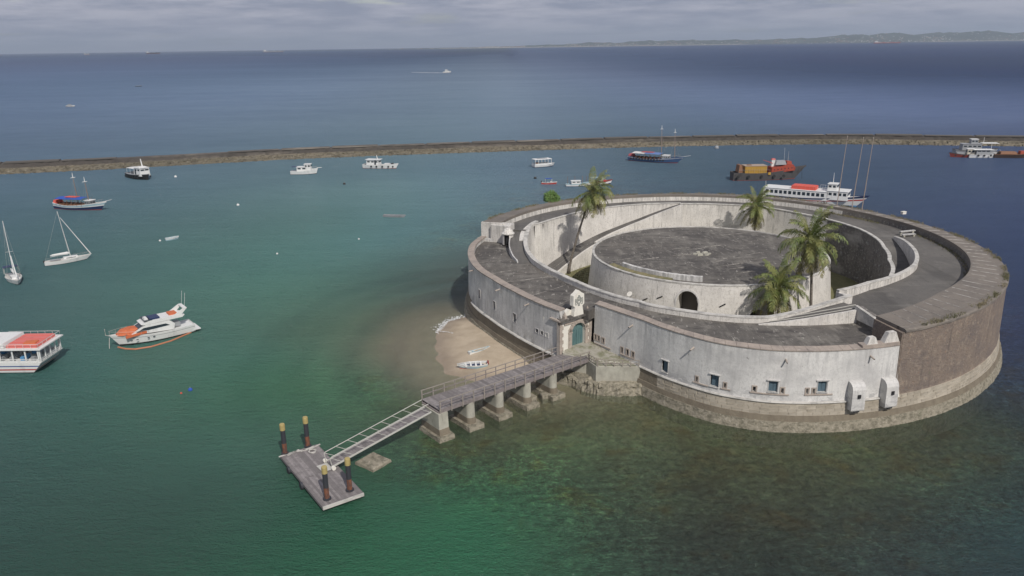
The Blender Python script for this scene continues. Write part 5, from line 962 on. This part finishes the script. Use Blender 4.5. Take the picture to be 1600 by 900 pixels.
# 3, 4 sailing boats
def sailboat(label, x, y, h, L, B, mast, lean=0.0):
    b = Boat('sailing_boat', label, 'sailing boat', x, y, h, group='moored sailing boats'); b.hull(L, B, .75, [(.1, black), (.9, white), (1.0, white)], rise=.3, stern=.55, srise=.05, rake=.14, fine=1.7, deck=paint('deck_cream', (.55, .53, .48)), dz=.03, draft=.3)
    b.box('coach_roof', (.5, 0, .98), (L * .34, B * .5, .42), white, top=(.85, .8)); b.box('cockpit', (-L * .27, 0, .86), (L * .22, B * .45, .08), gr)
    for sg in (-1, 1): b.box('porthole', (.5, sg * B * .235, .98), (L * .2, .03, .12), glassd)
    b.tube('mast', [(L * .06, 0, .9), (L * .06 + lean, 0, mast)], [.075, .05], white, 8); b.tube('boom', [(L * .05, 0, 1.75), (-L * .36, 0, 1.6)], .05, white, 6)
    MB().rings([[(x0, r * math.cos(a), 1.88 + r * 1.3 * math.sin(a)) for a in [i * math.pi / 4 for i in range(8)]] for x0, r in ((L * .045, .1), (0, .24), (-L * .12, .2), (-L * .3, .14), (-L * .36, .05))]).build('furled_sail', white, b.o)
    b.rail([(-L * .45, -B * .25, .7), (-L * .2, -B * .42, .72), (L * .2, -B * .33, .8), (L * .46, 0, 1.05), (L * .2, B * .33, .8), (-L * .2, B * .42, .72), (-L * .45, B * .25, .7)], .5, galv, .014, 1.6)
    b.tube('spreader', [(L * .06 + lean * .5, -.6, mast * .5), (L * .06 + lean * .5, .6, mast * .5)], .025, white, 4)
    for sg in (-1, 1): b.tube('shroud', [(L * .05, sg * B * .42, .8), (L * .06 + lean * .5, sg * .6, mast * .5), (L * .06 + lean * .97, 0, mast * .97)], .012, galv, 4)
    b.tube('backstay', [(-L * .48, 0, .8), (L * .06 + lean, 0, mast)], .012, galv, 4); b.box('outboard', (-L * .5, .3, .75), (.3, .3, .5), black); return b
b = sailboat('white sloop with furled jib seen side-on, mast and slanting headsail over open water', -90.6, 153.9, 38, 8.6, 2.3, 10.6, -.9); b.tube('furled_jib', [(4.2, 0, 1.1), (-.1, 0, 9.3)], [.11, .05], white, 8)
b = sailboat('small white yacht with dark sprayhood, seen end-on nearest the left edge', -93.4, 140.4, -50, 8.2, 2.7, 11.6, -.3); b.canopy('bimini', -3.7, -2.0, 2.4, 2.3, navy, posts=2, zb=.8, pm=galv, crown=.1); b.tube('furled_jib', [(3.7, 0, 1.1), (1.2, 0, 5.2)], [.13, .06], white, 8)
# 5 and 12 schooners
def schooner(label, x, y, h, L, c1, c2, c3, mh, tyr=False, bands=None, masts=(.02, .30), topm=True):
    b = Boat('tour_schooner', label, 'schooner', x, y, h, group='two-masted tour schooners'); B = L * .25
    b.hull(L, B, 1.25, bands, rise=1.3, stern=.62, srise=.55, rake=.13, fine=1.8, deck=brownp, dz=.35)
    b.tube('bowsprit', [(L * .40, 0, 2.1), (L * .62, 0, 3.0)], [.12, .06], white, 6)
    for k, m in enumerate(masts):
        x0 = L * m; b.tube('mast', [(x0, 0, 1), (x0 - .3, 0, mh[k])], [.13, .06], paint('mast_brown', (.25, .17, .13)) , 8); b.tube('topmast', [(x0 - .3, 0, mh[k]), (x0 - .32, 0, mh[k] + 1.3)], [.12, .05], white, 6); b.tube('crosstree', [(x0 - .3, -.9, mh[k]), (x0 - .3, .9, mh[k])], .05, white, 5); b.box('lookout_step', (x0 - .3, 0, mh[k]), (.9, .5, .07), white)
        for sg in (-1, 1):
            for d in (-.7, .7): b.tube('shroud', [(x0 + d, sg * B * .45, 1.6), (x0 - .3, 0, mh[k])], .014, gr, 4)
    b.canopy('awning', -L * .40, -L * .16, B * .95, 3.0, c1, posts=4, zb=1.1, pm=brownp); b.canopy('awning', -L * .17, L * .12, B * .98, 3.05, c2, posts=4, zb=1.1, pm=brownp)
    b.box('awning_patch', (-L * .15, 0, 3.36), (L * .22, B * .45, .06), c3, top=(.98, .95)); b.box('stern_cover', (-L * .455, 0, 2.0), (L * .07, B * .62, .9), c3, top=(.8, .8))
    b.cabin('wheelhouse', L * .13, L * .24, B * .5, 1.2, 2.6, gr if not tyr else white, (3, 2.0, .5), white)
    b.rail([(L * .24, -B * .36, 1.6), (L * .44, -B * .08, 2.3), (L * .44, B * .08, 2.3), (L * .24, B * .36, 1.6)], .7, gr, .025, .8)
    for x in np.linspace(-L * .35, L * .08, 7): b.box('bench', (x, 0, 1.35), (.5, B * .7, .5), brownp)
    if tyr: b.tyres(np.linspace(-L * .42, L * .18, 12), lambda x: B * .5 - .05 - .3 * max(0, -x / L) , 1.0, .34)
    return b
schooner('blue and white two-masted schooner with blue and orange-red awnings', -117.2, 209.8, -15, 16.5, bcanv, bcanv, rcanv, (8.6, 7.6), bands=[(.10, antif), (.5, navy), (.62, white), (.88, pblue), (1.0, white)], masts=(-.05, .17))
schooner('dark blue two-masted schooner hung with tyres, under a red and white awning', 53.0, 283.6, -33, 21, paint('canvas_white', (.6, .58, .56), .8), paint('canvas_blue2', (.12, .20, .42), .8), paint('canvas_dull_red', (.38, .09, .10), .8), (11.8, 10.8), True, bands=[(.12, antif), (.75, paint('hull_blue', (.06, .11, .22))), (.85, white), (1.0, paint('hull_blue', (.06, .11, .22)))], masts=(.10, .34))
# 6 work boat
b = Boat('work_boat', 'black-hulled work boat with a white wheelhouse close to the breakwater at the left', 'boat', -125.0, 261.9, -38); b.hull(12.5, 4.6, 1.6, [(.9, black), (1.0, gr)], rise=.5, stern=.8, fine=3, deck=gr)
b.cabin('deckhouse', .2, 4.2, 3.4, 1.2, 3.9, white, (2, 3.2, .5), white); b.box('upper_house', (1.9, 0, 3.95), (2.4, 2.6, .5), white); b.canopy('stern_awning', -4.6, 0.1, 3.6, 3.5, white, posts=3, zb=1.2, crown=.05)
b.tube('funnel_mast', [(1.8, .6, 4), (1.2, .6, 6.6)], [.2, .14], white, 8); b.box('door', (1.2, -1.70, 2.4), (.7, .08, 1.5), glassd); b.tyres((-5, -3.4, -1.8, -.2, 1.4, 3), 2.2, .8, .36); b.box('deck_gear', (-3.4, .3, 1.75), (1.6, 1.8, 1.0), gr)
# 7 cabin cruiser
b = Boat('cabin_cruiser', 'small white cabin cruiser with blunt bow moored below the breakwater', 'boat', -70.5, 266.6, 2); b.hull(9.2, 3.2, 1.1, [(.1, black), (.92, white), (1.0, white)], rise=1.0, stern=.8, fine=2.3)
b.cabin('cabin', -2.4, 1.0, 2.4, 1.0, 2.5, white, (2, 2.0, .5), white); b.cabin('wheelhouse', .2, 2.4, 2.2, 1.3, 3.4, white, (2, 2.8, .6), white); b.tube('antenna', [(.8, 0, 3.4), (.6, 0, 5.9)], .025, gr, 4); b.tube('pulpit', [(4.4, 0, 2.1), (5.9, 0, 2.1)], .1, white, 6); b.box('stern_awning', (-3.3, 0, 2.6), (1.8, 2.2, .07), navy); b.rail([(1, -1.4, 1.4), (4.3, -.2, 2.1), (4.3, .2, 2.1), (1, 1.4, 1.4)], .5, galv, .02)
# 8 trawler
b = Boat('fishing_boat', 'long white fishing boat with round black tyres along its side and the cabin aft', 'boat', -46.0, 277.4, -14); b.hull(13.2, 3.6, 1.2, [(.1, antif), (.9, white), (1.0, white)], rise=.7, stern=.72, srise=.25, deck=gr, dz=.35)
b.cabin('cabin', -5.0, -.3, 2.7, 1.1, 3.1, white, (3, 2.4, .5), white, over=.4); b.box('door', (-1.6, -1.33, 2.1), (.6, .07, 1.5), glassd); b.box('hatch', (2.4, 0, 1.5), (1.7, 1.6, .6), white); b.tube('funnel_mast', [(-1.2, 0, 3.1), (-1.5, 0, 4.6)], [.16, .1], white, 6); b.tyres((-3, -1, 1.2, 3.4, 5.0), lambda x: 1.72 - .7 * max(0, (x - 1) / 5) ** 1.5, .8, .33); b.box('winch', (4.4, 0, 1.7), (.6, .9, .5), black)
# 9 passenger launch
b = Boat('passenger_launch', 'small boxy white passenger launch with a flat roof and open sides', 'boat', 11.9, 275.4, 22); b.hull(8.2, 3.2, .85, [(.25, navy), (.9, white), (1.0, white)], rise=.35, stern=.95, fine=3, deck=gr)
b.box('roof', (-.8, 0, 2.85), (6.4, 3.3, .12), white, top=(.97, .95)); b.box('skylight', (-.8, 0, 2.95), (3.6, 1.6, .08), gr)
for x in np.linspace(-3.9, 2.2, 6):
    for sg in (-1, 1): b.box('roof_post', (x, sg * 1.5, 1.85), (.13, .1, 1.95), white)
for sg in (-1, 1): b.box('side_panel', (-.8, sg * 1.5, 1.15), (6.3, .08, .55), white)
b.box('stern_panel', (-3.95, 0, 1.15), (.08, 3, .6), white); b.box('engine_box', (-2.6, 0, 1.3), (1, 1, .7), brownp)
for x in (-1.6, -.4, .8): b.box('bench', (x, 0, 1.2), (.35, 2.4, .5), gr)
# 10 skiff
b = Boat('skiff', 'little red open skiff with a small blue sunshade', 'boat', 12.0, 239.3, -6); b.hull(4.8, 1.6, .5, [(.8, red), (1.0, white)], rise=.3, stern=.7, deck=gr, dz=.25); b.canopy('sunshade', -1.3, .9, 1.4, 1.75, bcanv, posts=2, zb=.4, crown=.06); b.box('seat', (-.4, 0, .45), (.4, 1.1, .3), white); b.box('outboard', (-2.4, 0, .7), (.3, .3, .6), black); b.box('locker', (.6, 0, .6), (.6, .6, .6), white)
# 11 fishing boats behind the palm
b = Boat('outrigger_boat', 'white open workboat with short posts, half hidden behind the leaning palm', 'boat', 20.6, 234.6, 4); b.hull(7.6, 2.2, .8, [(.2, navy), (.75, white), (1.0, pblue)], rise=.7, stern=.6, deck=gr, dz=.3); b.cabin('cuddy', -2.2, .6, 1.5, .8, 1.7, white, (2, 1.35, .3), white)
for x in (-3.2, -1.0, 1.3, 2.6): b.tube('post', [(x, .5, .7), (x, .5, 3.0)], .05, brownp, 5)
b = Boat('fishing_boat', 'white and red open boat with grey canopy just right of the leaning palm crown', 'boat', 27.0, 236.8, 6); b.hull(8.4, 2.4, .8, [(.3, navy), (.75, white), (1.0, antif)], rise=.8, stern=.6, deck=gr, dz=.3); b.canopy('awning', -2.5, 1.2, 2.2, 2.3, pblue, posts=3, zb=.8, crown=.05); b.box('locker', (1.9, 0, 1.1), (1, 1, .6), red)
# 13 tug
rustp = paint('rusty_grey_hull', (.085, .08, .08), .8, .45); b = Boat('supply_tug', 'old grey-hulled tug with orange superstructure and a yellow container aft', 'ship', 80.6, 242.4, 2)
b.hull(23.0, 5.4, 2.3, [(.05, antif), (.93, rustp), (1.0, rustp)], rise=1.9, stern=.72, srise=.2, rake=.15, fine=2.0, deck=gr, dz=.5, draft=.8)
b.box('container', (-4.6, 0, 3.25), (6.8, 3.8, 2.3), yellow); b.box('container_lid', (-4.6, 0, 4.45), (7.0, 4.0, .12), paint('tan', (.36, .27, .2))); b.box('hatch_cover', (-6.2, 0, 4.6), (1.3, 1.2, .14), brownp)
for x in np.linspace(-7.6, -1.6, 9): b.box('container_rib', (x, -1.93, 3.25), (.1, .08, 2.1), yellow); 
MB().rings([[(x, y, z) for x, z in ((.3, 2.0), (7.6, 2.9), (7.7, 3.8), (7.0, 4.7), (5.6, 4.9), (3.6, 4.1), (.3, 3.9))] for y in (-1.9, 1.9)]).build('superstructure', orange, b.o)
for x in np.linspace(1.2, 6.6, 6):
    for sg in (-1, 1): b.box('porthole', (x, sg * 1.92, 3.1 + x * .09), (.3, .05, .3), glassd)
b.box('funnel', (1.4, .5, 5.0), (1.2, 1.1, 2.1), white, top=(.85, .85)); b.box('funnel_cap', (1.4, .5, 6.2), (1.3, 1.2, .4), red, top=(.7, .7)); b.tube('crane_boom', [(1.0, -.4, 5.0), (-2.1, -.4, 6.1)], [.14, .07], red, 6)
b.box('boat_deck', (3.4, 0, 5.2), (3.4, 2.4, 1.2), gr, top=(.8, .8)); b.box('wheelhouse', (5.9, 0, 5.2), (1.6, 2.6, .8), orange, top=(.9, .9)); b.box('wheelhouse_window', (5.9, 0, 5.3), (1.6, 2.4, .28), glassd)
b.tube('mast', [(5.9, 0, 5.6), (5.9, 0, 8.6)], [.1, .05], gr, 6); b.tube('mast', [(5.0, .8, 5.6), (4.9, .8, 9.6)], [.04, .03], white, 5); b.rail([(-.4, -2.4, 2.4), (-10, -2.0, 2.4)], .9, gr, .03, 1.4); b.box('yellow_marker', (-.6, -2.72, 2.2), (.8, .1, .8), yellow); b.box('stern_frame', (-9.3, 0, 3.6), (1.3, 3.4, 2.3), brownp, top=(.6, .9)); b.tyres((-10.3, -7, -3, 1, 4), 2.5, 1.3, .45)
b.tube('anchor_chain', [(10.3, -.6, 3.3), (10.6, -.7, -.3)], .06, black, 4)
# 14 ferry
b = Boat('ferry', 'long white double-deck ferry with a red roof cover, moored behind the rear rampart', 'ferry', 80.4, 203.6, -33); b.hull(26.5, 5.6, 1.6, [(.12, lblue), (.55, white), (.68, red), (.80, white), (1.0, navy)], rise=1.6, stern=.92, rake=.12, fine=2.4, deck=white, dz=.2)
b.cabin('saloon', -12.8, 3.6, 4.9, 1.3, 3.6, white, (13, 2.7, .85), white, top=(.99, .97)); b.cabin('forward_saloon', 3.6, 8.6, 4.6, 1.7, 4.0, white, (4, 3.2, .7), white, top=(.93, .95)); b.cabin('wheelhouse', 3.4, 5.6, 2.8, 4.1, 5.6, white, (2, 5.0, .55), white)
b.box('roof_cover', (-2.6, 0, 4.1), (6.2, 3.8, .9), rcanv, top=(.97, .96)); 
for x in np.linspace(-5.2, 0, 6): b.box('cover_strap', (x, 0, 4.12), (.09, 3.86, .9), pinkc, top=(1, .96))
b.rail([(1.0, -1.9, 3.8), (3.4, -1.9, 3.8)], .9, white, .03, .6); b.rail([(1.0, 1.9, 3.8), (3.4, 1.9, 3.8)], .9, white, .03, .6); b.tube('mast', [(4.4, 0, 5.7), (4.4, 0, 8.4)], [.1, .04], white, 6); b.tube('flagstaff', [(-12.8, 0, 3.7), (-12.9, 0, 5.0)], .04, white, 5)
# 15 group at the right end of the breakwater
b = Boat('harbour_tug', 'small dark red tug, leftmost of the boats huddled by the breakwater', 'boat', 165.0, 284.2, 168); b.hull(9.4, 3.0, 1.1, [(.85, antif), (1.0, rustp)], rise=.6, stern=.8, deck=gr); b.cabin('wheelhouse', -3.6, -1.0, 2.2, 1.1, 3.0, paint('cream', (.5, .46, .38)), (2, 2.2, .6), white); b.box('engine_casing', (1.0, 0, 1.4), (2.6, 1.4, .6), gr); b.tyres((-3, 0, 3), 1.5, .8)
b = Boat('cabin_boat', 'white cabin boat with black tyres lying second in the huddle by the breakwater', 'boat', 171.0, 282.4, -8); b.hull(9.6, 3.2, 1.2, [(.3, white), (.8, white), (.9, navy), (1.0, white)], rise=.8, stern=.75, deck=gr); b.cabin('cabin', -2.6, 2.2, 2.4, 1.2, 2.9, gr, (3, 2.4, .35), white, over=1.0); b.tyres((-2, 0, 2.2), 1.55, .9, .36); b.tube('mast', [(2.6, 0, 2), (2.6, 0, 5.2)], .06, white, 5)
b = Boat('barge', 'larger grey boat with a flat white roof behind the huddled boats', 'boat', 173.5, 291.0, -10); b.hull(15, 4.6, 1.7, [(.9, gr), (1.0, rustp)], rise=.6, stern=.85, deck=gr); b.cabin('deckhouse', -5.4, 1.4, 3.4, 1.6, 3.9, gr, (4, 3.1, .5), gr); b.cabin('upper_house', -2.4, 0, 2.2, 3.9, 5.6, gr, (2, 4.9, .5), white); b.box('awning', (4.2, 0, 4.2), (5.6, 3.2, .12), white); b.tube('mast', [(2.2, 0, 4), (2.2, 0, 6.3)], .07, white, 5)
b = Boat('barge', 'rusty dark barge with a reddish-brown deck load at the right edge', 'barge', 181.0, 281.4, -12); b.hull(12.5, 4.2, 1.3, [(.9, paint('dark_rust', (.07, .05, .045), .9)), (1.0, brownp)], rise=.5, stern=.9, fine=3.5, deck=brownp); b.box('deck_load', (-1.5, 0, 1.75), (5.5, 3.0, .8), brownp, top=(.92, .8)); b.box('deck_house', (3.4, 0, 1.9), (2.2, 2.4, 1.0), orange, top=(.9, .9)); b.box('winch', (-4.9, 0, 1.7), (.8, 1.0, .7), black)
# 16-18 small open boats
def openboat(label, x, y, h, L, B, H, bands, z=0, tilt=(0, 0), thw=3, inner=None, name='rowing_boat', motor=False, dk=None):
    b = Boat(name, label, 'rowing boat', x, y, h, z); b.hull(L, B, H, bands, rise=.22, stern=.66, srise=.05, rake=.1, fine=2, deck=dk or gr, dz=H * .55, draft=.12 if z > 0 else .3, n=12)
    for k in range(thw): b.box('thwart', (-L * .28 + L * .5 * k / max(1, thw - 1), 0, H * .86), (.24, B * .84, .05), inner or brownp)
    b.tube('gunwale', [(-L * .5, B * .33, H + .06), (-L * .2, B * .49, H + .02), (L * .1, B * .46, H + .05), (L * .47, .05, H + .24), (L * .1, -B * .46, H + .05), (-L * .2, -B * .49, H + .02), (-L * .5, -B * .33, H + .06)], .035, inner or white, 5)
    if motor: b.box('outboard', (-L * .52, 0, H + .12), (.24, .26, .45), antif, top=(.8, .8)); b.tube('outboard_leg', [(-L * .53, 0, H), (-L * .55, 0, .05)], .06, black, 5)
    b.o.rotation_euler = (R(tilt[0]), R(tilt[1]), R(h)); return b
openboat('long low grey canoe alone in the middle of the harbour', -29.5, 193.6, -14, 6.0, 1.3, .45, [(.8, gr), (1.0, gr)], inner=gr)
openboat('tiny pale blue and white dinghy moored in the left of the harbour', -77.0, 172.3, 36, 2.9, 1.2, .5, [(.5, pblue), (1.0, white)], inner=pblue)
openboat('slim white boat with grey-green inside, upper one on the sand', -4.6, 100.2, 30, 3.3, 1.0, .45, [(.7, white), (1.0, white)], z=.42, tilt=(-6, 0), inner=pblue, dk=paint('greenish', (.2, .27, .26)))
openboat('blue and white rowing boat with red bottom, lower one on the sand', -5.4, 95.5, 188, 4.0, 1.45, .55, [(.25, red), (.8, pblue), (1.0, white)], z=.24, tilt=(-4, 0), thw=4, inner=white, motor=True, dk=navy)
b = openboat('little dark boat far out on the left of the open bay', -344, 626, -10, 7.5, 2.4, 1.0, [(.8, gr), (1.0, white)]); b.cabin('cabin', -2, .5, 1.6, .9, 2.0, gr); 
openboat('tiny dark canoe far out beyond the breakwater', -451, 979, 0, 8, 1.8, .6, [(1.0, black)])
b = Boat('speedboat', 'white speedboat racing to the right on the open bay', 'speedboat', -101, 1320, -24); b.hull(14, 4.2, 1.8, [(.3, navy), (1.0, white)], rise=1.3, stern=.9); b.cabin('cabin', -3.5, 2.5, 3.2, 1.8, 4.2, white, (3, 3.4, .7), white); b.box('flybridge', (-1.5, 0, 4.7), (3.5, 2.6, .9), white, top=(.8, .8))
def ship(label, px, py, h, L, B, H, hullm, house=.1, tanks=True):
    b = Boat('cargo_ship', label, 'ship', px, py, h); b.hull(L, B, H, [(.35, antif), (1.0, hullm)], rise=H * .3, stern=.8, rake=.05, fine=5, deck=brownp, dz=1)
    b.box('superstructure', (-L * .42, 0, H + 9), (L * .09, B * .8, 18), white); b.box('funnel', (-L * .46, 0, H + 20), (L * .03, B * .3, 6), gr); b.box('bridge_wing', (-L * .405, 0, H + 17), (L * .03, B, 2.5), white)
    for k in range(5): b.box('deck_house', (-L * .3 + k * L * .16, 0, H + 2.5), (L * .1, B * .6, 4), hullm if k % 2 else white)
    b.tube('foremast', [(L * .44, 0, H), (L * .44, 0, H + 14)], 1.0, gr, 5); return b
ship('red-hulled tanker at anchor before the hills across the bay', 5330, 11450, -4, 370, 40, 15, paint('tanker_red', (.30, .08, .07), .7))
ship('dark cargo ship on the horizon, cut by the right edge of the photo', 8400, 12300, 0, 260, 38, 22, navy)
ship('grey ship on the horizon above the middle of the bay', -3350, 11600, 0, 290, 40, 14, gr)
ship('dark cargo ship on the horizon left of centre', -5150, 11800, 0, 200, 32, 16, black)
ship('small pale ship on the horizon, far left of centre', -5700, 11000, 40, 70, 24, 14, gr)
ship('faint low ship on the horizon near the left edge', -8300, 13200, 0, 130, 30, 12, gr)
# buoys
def buoy(label, x, y, r, mat):
    o = thing('mooring_buoy', label, 'buoy', (x, y, 0)); mb = MB(); rs = []
    for k in range(7): a = -1.2 + k * .45; rs.append([(r * math.cos(a) * math.cos(R(d)), r * math.cos(a) * math.sin(R(d)), r * .3 + r * math.sin(a)) for d in range(0, 360, 36)])
    mb.rings(rs).build('float', mat, o, smooth=True); MB().tube([(0, 0, r), (0, 0, r * 1.7)], r * .15, 5).build('ring_post', gr, o)
buoy('bright blue buoy floating alone below the motor yacht', -40.8, 90.1, .28, bcanv); buoy('tiny red buoy just left of the blue one', -41.6, 89.2, .14, rcanv)
buoy('white buoy in the harbour to the right of the dinghy', -75.2, 211.8, .4, white); buoy('black buoy in mid-harbour below the fishing boat', -52.4, 244.1, .45, black); buoy('white buoy halfway between the canoe and the sand spit', -49.1, 157.9, .22, white)
buoy('tiny pale buoy below the long canoe', -34.2, 170, .2, white); buoy('white buoy off the bow of the work boat', -113.6, 263.6, .45, white); buoy('dark buoy left of the red skiff', 8.0, 249.9, .5, black); buoy('white mooring buoy in front of the middle of the breakwater', 84, 318.3, .9, gr); buoy('small white buoy below the stern of the dinghy', -79.3, 171.1, .25, white)
# ------------------------------------------------ sea air
hz = MB(); hz.box((0, 0, 240), (84000, 84000, 520)); hm = bpy.data.materials.new('sea_air'); hm.use_nodes = True; nt = hm.node_tree; nt.nodes.clear(); oo = nt.nodes.new('ShaderNodeOutputMaterial'); pv_ = nt.nodes.new('ShaderNodeVolumePrincipled')
pv_.inputs['Color'].default_value = (.74, .86, 1, 1); pv_.inputs['Density'].default_value = 3.6e-5; pv_.inputs['Anisotropy'].default_value = .2; nt.links.new(pv_.outputs[0], oo.inputs['Volume'])
tag(hz.build('haze', hm), kind='stuff')
